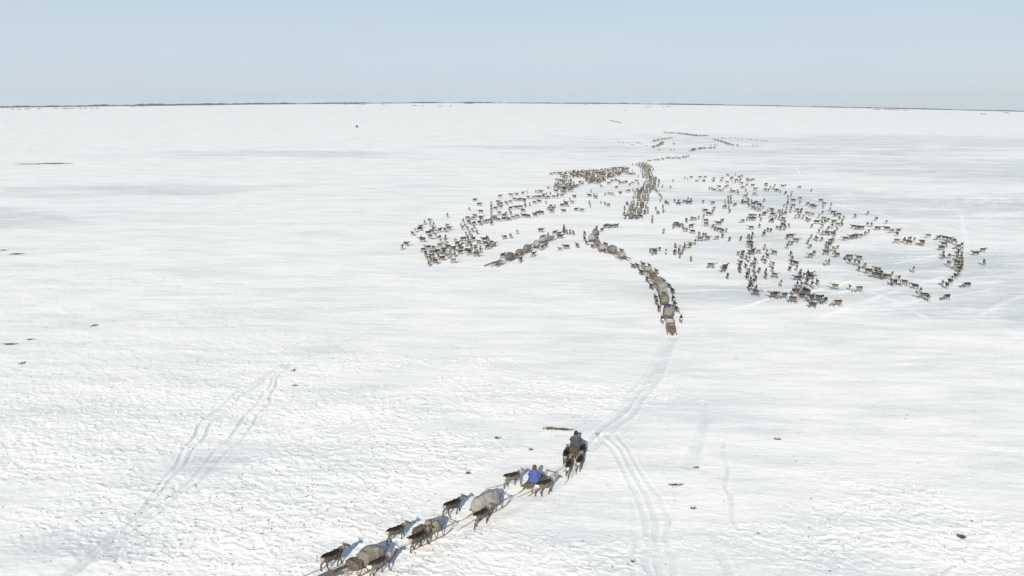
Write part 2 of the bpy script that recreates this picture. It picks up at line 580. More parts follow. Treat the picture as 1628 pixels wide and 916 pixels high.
# ------------------------------------------------------------------ reindeer
def fur_material():
    m, n, l, b = mat("reindeer_fur", .9, .1)
    a = n.new('ShaderNodeAttribute'); a.attribute_name = 'Col'
    oi = n.new('ShaderNodeObjectInfo')
    mu = n.new('ShaderNodeMixRGB'); mu.blend_type = 'MULTIPLY'; mu.inputs['Fac'].default_value = 1
    t = n.new('ShaderNodeTexCoord'); z = n.new('ShaderNodeTexNoise'); z.inputs['Scale'].default_value = 9; z.inputs['Detail'].default_value = 5
    mr = n.new('ShaderNodeMapRange'); mr.inputs['From Min'].default_value = .3; mr.inputs['From Max'].default_value = .7
    mr.inputs['To Min'].default_value = .72; mr.inputs['To Max'].default_value = 1.3
    mu2 = n.new('ShaderNodeMixRGB'); mu2.blend_type = 'MULTIPLY'; mu2.inputs['Fac'].default_value = 1
    l.new(a.outputs['Color'], mu.inputs['Color1']); l.new(oi.outputs['Color'], mu.inputs['Color2'])
    l.new(t.outputs['Object'], z.inputs['Vector']); l.new(z.outputs['Fac'], mr.inputs['Value'])
    l.new(mu.outputs['Color'], mu2.inputs['Color1']); l.new(mr.outputs['Result'], mu2.inputs['Color2'])
    l.new(mu2.outputs['Color'], b.inputs['Base Color'])
    bp = n.new('ShaderNodeBump'); bp.inputs['Strength'].default_value = .4; bp.inputs['Distance'].default_value = .02
    z2 = n.new('ShaderNodeTexNoise'); z2.inputs['Scale'].default_value = 45
    l.new(t.outputs['Object'], z2.inputs['Vector']); l.new(z2.outputs['Fac'], bp.inputs['Height']); l.new(bp.outputs['Normal'], b.inputs['Normal'])
    return m


FUR = fur_material()


def reindeer_shape(bm, legs, head):
    """Faces +X, hooves on z=0. legs = fore-aft swing of FL, FR, HL, HR; head = carried, low or high."""
    tube(bm, [(-.68, 0, .80), (-.58, 0, .79), (-.36, 0, .755), (-.02, 0, .725), (.26, 0, .745), (.42, 0, .78), (.50, 0, .80)],
         [(.10, .12), (.185, .215), (.225, .245), (.24, .265), (.215, .265), (.165, .22), (.10, .13)], 12)
    if head == 'low':
        nk = [(.36, 0, .78), (.58, 0, .62), (.74, 0, .45)]; hd = [(.70, 0, .47), (.80, 0, .36), (.88, 0, .22), (.92, 0, .12)]
    elif head == 'high':
        nk = [(.34, 0, .82), (.52, 0, 1.0), (.64, 0, 1.18)]; hd = [(.60, 0, 1.20), (.72, 0, 1.20), (.87, 0, 1.13), (.97, 0, 1.08)]
    else:
        nk = [(.34, 0, .81), (.56, 0, .93), (.72, 0, 1.02)]; hd = [(.69, 0, 1.05), (.81, 0, 1.03), (.95, 0, .95), (1.04, 0, .90)]
    tube(bm, nk, [(.15, .21), (.11, .155), (.085, .115)], 10)
    mane = [(a[0] + .03, 0, a[2] - .12) for a in nk]
    tube(bm, mane, [(.08, .13), (.07, .11), (.045, .06)], 8)
    tube(bm, hd, [(.075, .085), (.082, .095), (.058, .065), (.05, .05)], 10)
    h0 = Vector(hd[0])
    dv = (Vector(hd[1]) - h0).normalized()
    upv = Vector((-dv.z, 0, dv.x))
    for s in (-1, 1):
        e = h0 + upv * .07 + Vector((0, s * .06, 0))
        tube(bm, [e, e + Vector((-.05, s * .06, 0)) + upv * .05, e + Vector((-.09, s * .11, 0)) + upv * .07], [.03, .032, .012], 6)
        a = h0 + upv * .09 + Vector((.02, s * .035, 0))          # the stump or bud of an antler
        tube(bm, [a, a + upv * .10 + Vector((-.03, s * .03, 0))], [.02, .014], 6)
    tube(bm, [(-.66, 0, .86), (-.73, 0, .82), (-.76, 0, .74)], [.05, .045, .025], 7)
    for i, (sx, sy) in enumerate(((1, 1), (1, -1), (-1, 1), (-1, -1))):
        w = legs[i]
        lift = max(0.0, abs(w) - .16) * .5 if i in (1, 2) else 0.0
        if sx > 0:
            kx = .36 + w * .55 + (.05 if w > 0 else 0)
            tube(bm, [(.32, sy * .11, .70), (.35 + w * .2, sy * .125, .52), (kx, sy * .12, .36), (.35 + w * .9, sy * .115, .12 + lift), (.35 + w, sy * .115, .06 + lift), (.41 + w, sy * .115, .025 + lift)],
                 [(.08, .15), (.065, .085), .045, .033, .036, (.045, .03)], 8, up=(1, 0, 0))
        else:
            tube(bm, [(-.46, sy * .10, .76), (-.42 + w * .25, sy * .125, .56), (-.52 + w * .65, sy * .12, .38), (-.50 + w * .92, sy * .115, .13 + lift), (-.49 + w, sy * .115, .06 + lift), (-.43 + w, sy * .115, .025 + lift)],
                 [(.10, .19), (.08, .12), (.047, .055), .034, .037, (.046, .03)], 8, up=(1, 0, 0))
    return Vector(hd[-1]), h0


def reindeer_mesh(name, legs, head, voxel):
    bm = bmesh.new()
    nose, h0 = reindeer_shape(bm, legs, head)
    me = fuse(bm, name, voxel, 3 if voxel < .03 else 2)
    v = verts_np(me).astype(float)
    x, y, z = v[:, 0], v[:, 1], v[:, 2]

    def lerp(a, b, t):
        return np.asarray(a) + (np.asarray(b) - np.asarray(a)) * t[:, None]
    c = np.tile(np.array([.112, .104, .094]), (len(v), 1))
    top = sstep(.74, .90, z + .04 * vn(x * 9, y * 9, 5)) * (1 - sstep(.30, .5, x))
    c = lerp(c, (.020, .018, .017), top)
    c = c * 1.0
    c = c + (np.array([.21, .20, .185]) - c) * (sstep(.58, .48, z) * sstep(.42, .5, z))[:, None]
    nk = sstep(.34, .55, x + .05 * vn(y * 9, z * 9, 6))
    c = c + (np.array([.27, .255, .23]) - c) * (nk * .9)[:, None]
    rump = sstep(-.57, -.66, x - .25 * (z - .7)) * sstep(.42, .55, z) * (1 - sstep(.84, .9, z))
    c = c + (np.array([.38, .37, .345]) - c) * rump[:, None]
    c = c + (np.array([.055, .046, .04]) - c) * (sstep(.50, .30, z) * (1 - sstep(.6, .66, x)))[:, None]
    dn = np.sqrt((x - nose.x) ** 2 + y ** 2 + (z - nose.z) ** 2)
    c = c + (np.array([.035, .03, .03]) - c) * (sstep(.24, .10, dn))[:, None]
    dh = np.sqrt((x - h0.x - .02) ** 2 + (z - h0.z - .05) ** 2)
    c = c + (np.array([.10, .085, .07]) - c) * (sstep(.14, .05, dh) * .7)[:, None]
    for s in (-1, 1):                                              # eyes
        q = h0 + (nose - h0) * .36
        de = np.sqrt((x - q.x) ** 2 + (y - s * .075) ** 2 + (z - q.z - .035) ** 2)
        c = c + (np.array([.01, .01, .01]) - c) * (sstep(.045, .02, de))[:, None]
    vcol(me, c)
    me.materials.append(FUR)
    return me


POSES = [((.20, -.18, -.20, .16), 'mid'), ((-.16, .22, .18, -.20), 'mid'), ((.05, -.05, .04, -.06), 'mid'), ((.10, -.12, -.08, .10), 'low'),
         ((.24, -.06, .12, -.24), 'mid'), ((.04, -.02, -.06, .05), 'high')]
NEAR = [reindeer_mesh("reindeer_near", l, h, .019) for l, h in POSES]
HERD = [reindeer_mesh("reindeer_herd", l, h, .034) for l, h in POSES]
FAR = [reindeer_mesh("reindeer_far", l, h, .06) for l, h in POSES[:4]]

STRAP = noise_mat("harness_leather", (.025, .018, .015), (.06, .045, .035), 30)
WOOD = noise_mat("weathered_wood", (.10, .085, .068), (.23, .195, .155), 5, stretch=(1, 9, 9), rough=.85)
DARKWOOD = noise_mat("dark_wood", (.045, .038, .032), (.12, .10, .08), 5, stretch=(1, 9, 9), rough=.85)
ROPE = noise_mat("rope", (.10, .085, .065), (.22, .19, .15), 40)


def harness_mesh():
    bm = bmesh.new()
    # collar round the base of the neck, and a back strap round the chest
    for x, zc, ry, rz_, tilt in ((.40, .79, .195, .255, .35), (.14, .735, .242, .282, .05)):
        pts = [(x + tilt * (math.sin(a) * rz_), math.cos(a) * ry, zc + math.sin(a) * rz_) for a in np.linspace(0, 2 * PI, 25)]
        tube(bm, pts, [(.028, .014)] * 25, 5, up=(1, 0, 0))
    return to_mesh(bm, "harness")


HARNESS = harness_mesh()


def trace_mesh(length=1.7, side=1):
    bm = bmesh.new()
    tube(bm, [(.36, side * .16, .52), (-.2, side * .26, .46), (-.75, side * .24, .42), (-.75 - length * .6, side * .2, .36), (-.75 - length, side * .12, .34)], .014, 5)
    return to_mesh(bm, "trace_rope")


TRACE = {1: trace_mesh(1.3, 1), -1: trace_mesh(1.3, -1)}
N_DEER = 0


def tint(kind):
    if kind == 'pale':
        k = random.uniform(1.7, 2.2); return (k, k * .99, k * .97, 1)
    if kind == 'dark':
        k = random.uniform(.55, .75); return (k, k, k, 1)
    if kind == 'grey':
        k = random.uniform(1.15, 1.5); return (k, k * 1.0, k * .98, 1)
    k = random.uniform(.68, 1.1); return (k, k * random.uniform(.95, 1), k * random.uniform(.9, 1), 1)


def deer_at(x, y, heading, pose, meshes, coat='brown', label='', group='', z=None, scale=None, harness=0):
    """One reindeer of its own; harness 1 or -1 adds the harness and the trace on that side."""
    global N_DEER
    s = (scale or random.choice((random.uniform(.93, 1.06), random.uniform(.93, 1.06), random.uniform(.8, .95)))) * .94
    if meshes is HERD:
        s *= .92
    if z is None:
        z = gz(x, y)
    body = put("reindeer", meshes[pose], None, None, (x, y, z - .012), math.radians(heading), label=label, category='reindeer', group=group)
    body.scale = (s, s * random.uniform(.82, .94), s)
    body.color = tint(coat)
    if meshes is HERD:
        body.color = [k * .92 for k in body.color[:3]] + [1]
    if harness:
        put("harness", HARNESS, STRAP, body)
        put("trace_rope", TRACE[harness], ROPE, body)
    N_DEER += 1
    return body


# ------------------------------------------------------------------ sleds
def sled_pieces():
    p = {}
    for nm, s in (('left', 1), ('right', -1)):
        bm = bmesh.new()
        pts = [(-1.55, s * .40, .045), (-.8, s * .40, .035), (.2, s * .40, .035), (.95, s * .40, .05), (1.35, s * .395, .13), (1.65, s * .385, .30), (1.85, s * .375, .52), (1.93, s * .37, .68)]
        tube(bm, pts, [(.035, .03)] * 5 + [(.032, .028), (.028, .024), (.022, .02)], 8)
        p['runner', s] = to_mesh(bm, "runner")
    for i, x in enumerate((-1.05, -.35, .35, .95)):
        for s in (1, -1):
            bm = bmesh.new()
            tube(bm, [(x, s * .40, .05), (x - .06, s * .28, .52)], [.034, .03], 7)
            p['leg', i, s] = to_mesh(bm, "leg")
    bm = bmesh.new()
    for i, x in enumerate((-1.05, -.35, .35, .95)):
        box(bm, (x - .06, 0, .505), (.07, .66, .05))
    for k in range(5):
        y = -.25 + k * .125
        box(bm, (-.22, y, .552), (2.55 - .1 * (k % 2), .112, .036))
    for s in (1, -1):
        tube(bm, [(-1.5, s * .315, .56), (.9, s * .315, .56), (1.45, s * .33, .58), (1.91, s * .37, .64)], [.025, .025, .022, .02], 6)
    tube(bm, [(1.86, -.40, .55), (1.86, .40, .55)], .024, 6)
    p['deck'] = to_mesh(bm, "deck", False)
    return p


SLED = sled_pieces()


def sled_at(x, y, heading, label, group, scale=1.0, wood=None, z=None):
    """Empty at the sled's base > deck, two runners, eight legs."""
    z = gz(x, y) if z is None else z
    e = put("sled", None, None, None, (x, y, z - .01), math.radians(heading), label=label, category='sled', group=group)
    e.empty_display_size = .3
    e.scale = (scale, scale * 1.1, scale)
    w = wood or WOOD
    for k, me in SLED.items():
        put(k if isinstance(k, str) else k[0], me, w, e)
    return e


def local(e_xy, heading, lx, ly):
    a = math.radians(heading)
    return e_xy[0] + lx * math.cos(a) - ly * math.sin(a), e_xy[1] + lx * math.sin(a) + ly * math.cos(a)


# loads: each a thing that lies on a sled
TARP = {
    'grey': noise_mat("grey_canvas", (.19, .187, .175), (.30, .295, .275), 4, bump=.5),
    'taupe': noise_mat("taupe_canvas", (.13, .122, .108), (.225, .212, .19), 4, bump=.5),
    'olive': noise_mat("olive_canvas", (.10, .096, .075), (.21, .20, .155), 4, bump=.5),
    'cream': noise_mat("cream_canvas", (.20, .193, .165), (.32, .31, .27), 4, bump=.5),
    'brown': noise_mat("brown_hides", (.05, .04, .032), (.16, .125, .095), 7, bump=.7),
    'purple': noise_mat("plum_cloth", (.075, .062, .068), (.15, .125, .132), 5, bump=.5),
    'blue': noise_mat("blue_cloth", (.045, .065, .22), (.065, .095, .30), 7, bump=.4),
    'navy': noise_mat("navy_cloth", (.028, .028, .10), (.05, .05, .17), 7, bump=.4),
    'light': noise_mat("pale_hide", (.36, .34, .29), (.55, .52, .46), 6, bump=.6),
    'charcoal': noise_mat("charcoal_cloth", (.03, .03, .036), (.085, .085, .10), 7, bump=.5),
}


def lump(name, L, Wd, H, seed, z0=.58, sharp=2.6, wr=.05, nu=36, nv=14, shift=(0, 0), taper=.0):
    """A tarp-covered heap: a rounded box that sags between the ropes and hangs a little over the edge."""
    V = []
    F = []
    for j in range(nv + 1):
        t = j / nv
        ph = t * PI / 2
        for i in range(nu):
            a = 2 * PI * i / nu
            ca, sa = math.cos(a), math.sin(a)
            sup = (abs(ca) ** sharp + abs(sa) ** sharp) ** (-1 / sharp)
            rr = math.cos(ph) ** .55 if t < 1 else 0
            x = ca * sup * L / 2 * rr
            y = sa * sup * Wd / 2 * rr * (1 - taper * ca)
            z = H * math.sin(ph) ** .85 * (1 - .16 * taper * ca)
            k = 1 + wr * 1.3 * abs(float(vn(x * 1.4 + z * 3.5 + seed, y * 5 - z * 2, seed + 9))) + wr * 1.6 * float(vn(x * 3.1 + seed, y * 3.1 + z * 2, seed)) + wr * float(vn(x * 7 + seed, y * 7 - z * 5, seed + 3))
            V.append((x * k + shift[0], y * k + shift[1], z * k + z0 - .05 * (t == 0)))
    for j in range(nv):
        for i in range(nu):
            F.append((j * nu + i, j * nu + (i + 1) % nu, (j + 1) * nu + (i + 1) % nu, (j + 1) * nu + i))
    me = bpy.data.meshes.new(name)
    me.from_pydata(V, [], F + [tuple(range(nu - 1, -1, -1))])
    for p in me.polygons:
        p.use_smooth = True
    return me


def lashing(L, Wd, H, z0, n=3):
    bm = bmesh.new()
    for k in range(n):
        x = (-.5 + (k + .5) / n) * L * .8
        pts = []
        for a in np.linspace(-.12, PI + .12, 17):
            s = abs(math.sin(a)) ** .8 if 0 < a < PI else 0
            pts.append((x + .05 * math.sin(a * 3 + k), math.cos(a) * Wd / 2 * 1.03, z0 + s * H * 1.0 + (-.06 if s == 0 else .012)))
        tube(bm, pts, .016, 5)
    return to_mesh(bm, "lashing")


def load_at(xy, heading, lx, L, Wd, H, colr, label, group, seed, z0=.57, kind='cargo_bundle', cat='bundle', sharp=2.6, rope=True, z=None, wr=.05, taper=0.0, ly=0.0):
    x, y = local(xy, heading, lx, ly)
    z = gz(*xy) if z is None else z
    if group == 'loads on the front train':
        L, Wd, H, lx = L * .84, Wd * .88, H * .86, lx * .85
        x, y = local(xy, heading, lx, ly)
        z0 = z0 * .86
    me = lump(kind, L, Wd, H, seed, 0.0, sharp, wr, taper=taper, nu=48, nv=18)
    o = put(kind, me, TARP[colr], None, (x, y, z - .01 + z0), math.radians(heading), label=label, category=cat, group=group)
    if rope:
        put("lashing", lashing(L, Wd, H, 0.0), ROPE, o)
    return o


# ------------------------------------------------------------------ people
SKIN = noise_mat("skin", (.30, .17, .12), (.36, .21, .15), 8, bump=.05)
FURTRIM = noise_mat("fur_trim", (.10, .085, .07), (.24, .20, .165), 25, bump=.8)
BOOT = noise_mat("fur_boots", (.09, .07, .055), (.2, .16, .12), 18)


def person_seated(name, xy, heading, zseat, coat_mat, hood_mat, label, look=0.0):
    """Sits facing +X with the legs over the sled's side; one body, with coat and hood as clothing."""
    bm = bmesh.new()
    tube(bm, [(0, 0, .02), (0, 0, .2), (.02, 0, .40), (.03, 0, .52)], [(.17, .13), (.16, .125), (.19, .13), (.11, .09)], 12, up=(1, 0, 0))
    tube(bm, [(.03, 0, .50), (.04, 0, .62)], [.062, .058], 8, up=(1, 0, 0))
    tube(bm, [(.045, 0, .60), (.055, 0, .66), (.06, 0, .74), (.05, 0, .82), (.04, 0, .855)], [(.06, .07), (.073, .09), (.078, .10), (.072, .095), (.04, .05)], 12, up=(1, 0, 0))
    tube(bm, [(.15, 0, .735), (.172, 0, .705)], [.017, .02], 6)                       # nose
    for s in (-1, 1):
        tube(bm, [(.045, s * .078, .74), (.035, s * .09, .70)], [.02, .014], 6)      # ears
        tube(bm, [(0, s * .19, .45), (.06, s * .27, .26), (.24, s * .20, .16)], [.068, .055, .042], 8, up=(1, 0, 0))
        tube(bm, [(.24, s * .20, .16), (.31, s * .17, .15), (.36, s * .16, .13)], [.042, .045, .025], 8)   # mitten
        tube(bm, [(.27, s * .16, .17), (.32, s * .125, .185)], [.02, .016], 6)       # thumb
        tube(bm, [(.0, s * .09, .06), (.40, s * .12, .07), (.46, s * .12, -.16), (.45, s * .12, -.36), (.52, s * .12, -.42), (.63, s * .12, -.43)], [.09, .072, .06, .048, .05, .04], 9, up=(0, 1, 0))
    body = fuse(bm, "person", .016, 2)
    v = verts_np(body).astype(float)
    x, y, z = v[:, 0], v[:, 1], v[:, 2]
    c = np.tile(np.array([.32, .19, .135]), (len(v), 1))
    legs = (z < .10) & (x > .05)
    c[legs] = (.11, .088, .068)
    c[(z < .30) & (x > .22) & (z > .09)] = (.10, .08, .065)
    for s in (-1, 1):
        d = np.sqrt((x - .13) ** 2 + (y - s * .034) ** 2 + (z - .745) ** 2)
        c[d < .018] = (.02, .015, .012)
    d = np.sqrt(((x - .135) / .03) ** 2 + (y / .03) ** 2 + ((z - .665) / .009) ** 2)
    c[d < 1] = (.26, .09, .08)
    vcol(body, c)
    m, n, l, b = mat("skin_and_boots", .8, .2)
    a = n.new('ShaderNodeAttribute'); a.attribute_name = 'Col'; l.new(a.outputs['Color'], b.inputs['Base Color'])
    z0 = gz(*xy) + zseat
    p = put("person", body, m, None, (xy[0], xy[1], z0), math.radians(heading), label=label, category='person')
    # the wide coat: bell-shaped, hem spread on the sled, sleeves to the mittens
    bm = bmesh.new()
    tube(bm, [(.02, 0, -.04), (.02, 0, .06), (.01, 0, .24), (.015, 0, .40), (.02, 0, .52), (.03, 0, .575)],
         [(.36, .31), (.345, .29), (.285, .22), (.26, .185), (.17, .13), (.11, .10)], 16, up=(1, 0, 0))
    tube(bm, [(.16, 0, .0), (.36, 0, .06), (.46, 0, .02)], [(.27, .13), (.26, .11), (.24, .09)], 12)
    for s in (-1, 1):
        tube(bm, [(0, s * .17, .47), (.05, s * .31, .27), (.25, s * .215, .165)], [.095, .085, .068], 9, up=(1, 0, 0))
    coat = fuse(bm, "coat", .02, 3)
    put("coat", coat, coat_mat, p)
    bm = bmesh.new()                                              # hood: shell round the head, open at the face
    rings = []
    for j in range(7):
        t = j / 6
        ph = -.5 + t * 2.07
        r = .128 * math.cos(ph) if j < 6 else .02
        rings.append([bm.verts.new((.035 + r * math.cos(a) * 1.02, r * math.sin(a) * .98, .70 + .165 * math.sin(ph) + .015)) for a in np.linspace(.75, 2 * PI - .75, 17)])
    for a_, b_ in zip(rings[:-1], rings[1:]):
        for k in range(16):
            bm.faces.new((a_[k], a_[k + 1], b_[k + 1], b_[k]))
    ex = bmesh.ops.solidify(bm, geom=bm.faces[:], thickness=.025)
    put("hood", to_mesh(bm, "hood"), hood_mat, p)
    bm = bmesh.new()
    tube(bm, [(.06, -.11, .60), (-.06, -.10, .585), (-.10, 0, .58), (-.06, .10, .585), (.06, .11, .60)], [.04] * 5, 7)
    put("collar", to_mesh(bm, "collar"), FURTRIM, p)
    p.scale = (1.16, 1.16, 1.16)
    return p


def person_standing(xy, heading, coat_mat, label):
    bm = bmesh.new()
    for s in (-1, 1):
        tube(bm, [(0, s * .10, .86), (.01, s * .11, .50), (-.01, s * .11, .12), (.02, s * .11, .05), (.16, s * .12, .04)], [.10, .075, .055, .055, .042], 9, up=(0, 1, 0))
        tube(bm, [(0, s * .20, 1.38), (.02, s * .29, 1.12), (.14, s * .27, .93)], [.07, .055, .042], 8, up=(1, 0, 0))
        tube(bm, [(.14, s * .27, .93), (.19, s * .265, .84), (.20, s * .26, .78)], [.042, .046, .025], 8, up=(1, 0, 0))
        tube(bm, [(.17, s * .25, .90), (.23, s * .23, .86)], [.02, .015], 6)
        tube(bm, [(.0, s * .08, 1.64), (-.01, s * .09, 1.60)], [.02, .014], 6)
    tube(bm, [(0, 0, .82), (0, 0, 1.05), (0, 0, 1.32), (0, 0, 1.45)], [(.17, .13), (.155, .12), (.20, .13), (.10, .085)], 12, up=(1, 0, 0))
    tube(bm, [(0, 0, 1.43), (0, 0, 1.54)], .06, 8, up=(1, 0, 0))
    tube(bm, [(.0, 0, 1.51), (.015, 0, 1.57), (.02, 0, 1.65), (.01, 0, 1.73), (0, 0, 1.76)], [(.06, .07), (.073, .09), (.078, .10), (.07, .095), (.04, .05)], 12, up=(1, 0, 0))
    tube(bm, [(.11, 0, 1.645), (.13, 0, 1.615)], [.017, .02], 6)
    body = fuse(bm, "person", .022, 2)
    v = verts_np(body).astype(float)
    c = np.tile(np.array([.32, .19, .135]), (len(v), 1)); c[v[:, 2] < 1.0] = (.10, .08, .062)
    vcol(body, c)
    m, n, l, b = mat("skin_and_boots", .8, .2)
    a = n.new('ShaderNodeAttribute'); a.attribute_name = 'Col'; l.new(a.outputs['Color'], b.inputs['Base Color'])
    p = put("person", body, m, None, (xy[0], xy[1], gz(*xy) - .01), math.radians(heading), label=label, category='person')
    p.scale = (1.05, 1.05, 1.05)
    bm = bmesh.new()
    tube(bm, [(0, 0, .42), (0, 0, .75), (0, 0, 1.1), (0, 0, 1.36), (0, 0, 1.50)], [(.31, .27), (.27, .23), (.225, .185), (.23, .17), (.11, .10)], 14, up=(1, 0, 0))
    for s in (-1, 1):
        tube(bm, [(0, s * .19, 1.40), (.02, s * .31, 1.12), (.14, s * .275, .94)], [.09, .08, .062], 9, up=(1, 0, 0))
    put("coat", fuse(bm, "coat", .025, 3), coat_mat, p)
    bm = bmesh.new()
    tube(bm, [(-.03, 0, 1.50), (-.035, 0, 1.62), (-.03, 0, 1.75), (-.02, 0, 1.80)], [(.11, .10), (.12, .10), (.10, .09), (.05, .05)], 10, up=(1, 0, 0))
    put("hood", to_mesh(bm, "hood"), FURTRIM, p)
    return p


# ------------------------------------------------------------------ the sled train in front
GT = 'sleds of the front train'
GL = 'loads on the front train'
GH = 'harnessed reindeer of the front train'


def S(px, py, lift=.3):
    return ground_xy(px, py, lift)


front = [  # centre in the photograph, label
    (S(912, 715, .5), "wooden sled carrying brown hides and the hooded driver at the front of the train"),
    (S(853, 763, .45), "wooden sled under the rider in the blue coat"),
    (S(776, 797, .6), "wooden sled under the big domed grey tarp"),
    (S(680, 843, .5), "wooden sled piled with shaggy brown hides"),
    (S(586, 888, .5), "wooden sled under the taupe covered load, last of the front train fully in view"),
]
P5 = [f[0] for f in front]


def ang(a, b):
    return math.degrees(math.atan2(b[1] - a[1], b[0] - a[0]))


HD = [75, ang(P5[1], P5[0]) - 8, ang(P5[2], P5[1]), ang(P5[3], P5[2]), ang(P5[4], P5[3])]
for (p, lab), h in zip(front, HD):
    sled_at(p[0], p[1], h, lab, GT, .84)

# loads
load_at(P5[0], HD[0], -.35, 1.6, .78, .30, 'brown', 'dark brown hides heaped on the sled behind the hooded driver', GL, 3, wr=.10)
load_at(P5[1], HD[1], -.15, 1.9, .72, .13, 'brown', 'flat dark hide spread on the sled under the rider in blue', GL, 5, wr=.08, rope=False, kind='hide', cat='hide')
load_at(P5[2], HD[2], -.2, 2.25, 1.05, .82, 'grey', 'big domed pale grey tarp covering a whole sled', GL, 8, sharp=2.6, wr=.06, kind='tarp_load')
load_at(P5[3], HD[3], -.55, 1.25, .95, .50, 'brown', 'shaggy dark brown hides on the rear half of their sled', GL, 11, wr=.11)
load_at(P5[3], HD[3], .5, .85, .86, .60, 'olive', 'olive grey sack lashed at the front of the sled with brown hides', GL, 12, wr=.07, kind='sack', cat='sack')
load_at(P5[3], HD[3], .05, .45, .5, .72, 'taupe', 'pale taupe bag wedged between the brown hides and the olive sack', GL, 13, wr=.07, kind='sack', cat='sack', rope=False)
load_at(P5[4], HD[4], .1, 1.75, 1.0, .68, 'taupe', 'smooth taupe canvas load on the rearmost sled of the front train', GL, 15, sharp=3.2, wr=.06, kind='tarp_load')
load_at(P5[4], HD[4], -.95, .75, 1.0, .38, 'brown', 'rough dark brown roll strapped across the tail of the rearmost sled', GL, 16, wr=.14, sharp=4, kind='roll', cat='roll')
# the board that sticks out behind the rearmost sled, held by its load
bm = bmesh.new(); box(bm, (0, 0, 0), (1.1, .16, .05), Matrix.Rotation(.10, 3, 'Y'))
bx_ = local(P5[4], HD[4], -1.45, .2)
put("board", to_mesh(bm, "board", False), DARKWOOD, None, (bx_[0], bx_[1], gz(*bx_) + .52), math.radians(HD[4] + 6), label='dark flat board sticking out behind the rearmost sled', category='board')

# people
pb = local(P5[1], HD[1], -.30, -.05)
person_seated("person", pb, HD[1] + 22, .60, TARP['blue'], FURTRIM, "person in a bright blue coat riding a sled, back to us")
pd = local(P5[0], HD[0], .75, .0)
person_seated("person", pd, HD[0] + 5, .53, TARP['charcoal'], TARP['charcoal'], "person in a dark hooded coat driving the first sled")


def near_deer(px, py, head, pose, coat, label, side, scale=1.0, lift=.72):
    x, y = ground_xy(px, py, lift)
    return deer_at(x, y, head, pose, NEAR, coat, label, GH, scale=scale, harness=side)


near_deer(529, 882, HD[4] - 3, 0, 'brown', 'dark backed reindeer with a white rump, leftmost of the front train', -1, 1.03)
near_deer(603, 892, HD[4] - 2, 1, 'grey', 'grey reindeer walking tight against the right of the taupe covered load', 1, 1.02)
near_deer(630, 841, HD[3] - 8, 4, 'brown', 'brown reindeer with a pale neck on the left of the brown hide sled', -1, .93)
near_deer(666, 852, HD[3], 1, 'brown', 'reindeer half hidden against the near side of the brown hide sled', 1, 1.0)
near_deer(720, 801, HD[2] - 8, 0, 'dark', 'dark reindeer with a raised tail on the left of the domed grey tarp', -1, 1.0)
near_deer(766, 815, HD[2], 4, 'brown', 'brown reindeer in front of the domed grey tarp, near side', 1, 1.0)
near_deer(815, 757, HD[1] - 25, 1, 'grey', 'grey patched reindeer trotting on the left of the rider in blue', -1, 1.0)
near_deer(867, 769, HD[1] - 18, 0, 'grey', 'cream grey reindeer on the near side of the rider in blue', 1, 1.05)
near_deer(904, 738, 76, 1, 'grey', 'reindeer seen from behind, pale rump, nearest of the four behind the hooded driver', -1, 1.02)
near_deer(922, 731, 72, 0, 'brown', 'brown reindeer at the right of the pale rumped one behind the hooded driver', 1, 1.0)
near_deer(900, 720, 78, 4, 'dark', 'dark reindeer against the left side of the first sled', -1, 1.0)
near_deer(926, 714, 74, 1, 'brown', 'brown reindeer against the right side of the first sled', 1, 1.0)

# the tips of the next sled, whose tail is below the picture
p6 = S(508, 926, .3)
sled_at(p6[0], p6[1], HD[4], 'wooden sled cut off by the lower edge of the picture, only its tips in view', GT, .84)

# tow lines between the sleds of the front train: each a part of the sled behind it would move with both, so a rope of its own
for i in range(4):
    a = local(P5[i], HD[i], -1.28, 0); b = local(P5[i + 1], HD[i + 1], 1.57, 0)
    bm = bmesh.new()
    za, zb = gz(*a) + .42, gz(*b) + .45
    ox, oy, oz = a[0], a[1], gz(*a)
    pts = [(a[0] + (b[0] - a[0]) * t - ox, a[1] + (b[1] - a[1]) * t - oy, za + (zb - za) * t - .9 * t * (1 - t) - oz) for t in np.linspace(0, 1, 9)]
    tube(bm, pts, .011, 5)
    labs = ['tow rope between the hooded driver sled and the blue rider sled', 'tow rope between the blue rider sled and the domed grey tarp',
            'tow rope between the domed grey tarp and the brown hide sled', 'tow rope between the brown hide sled and the taupe covered load']
    put("tow_rope", to_mesh(bm, "tow_rope"), ROPE, None, (ox, oy, oz), None, label=labs[i], category='rope')

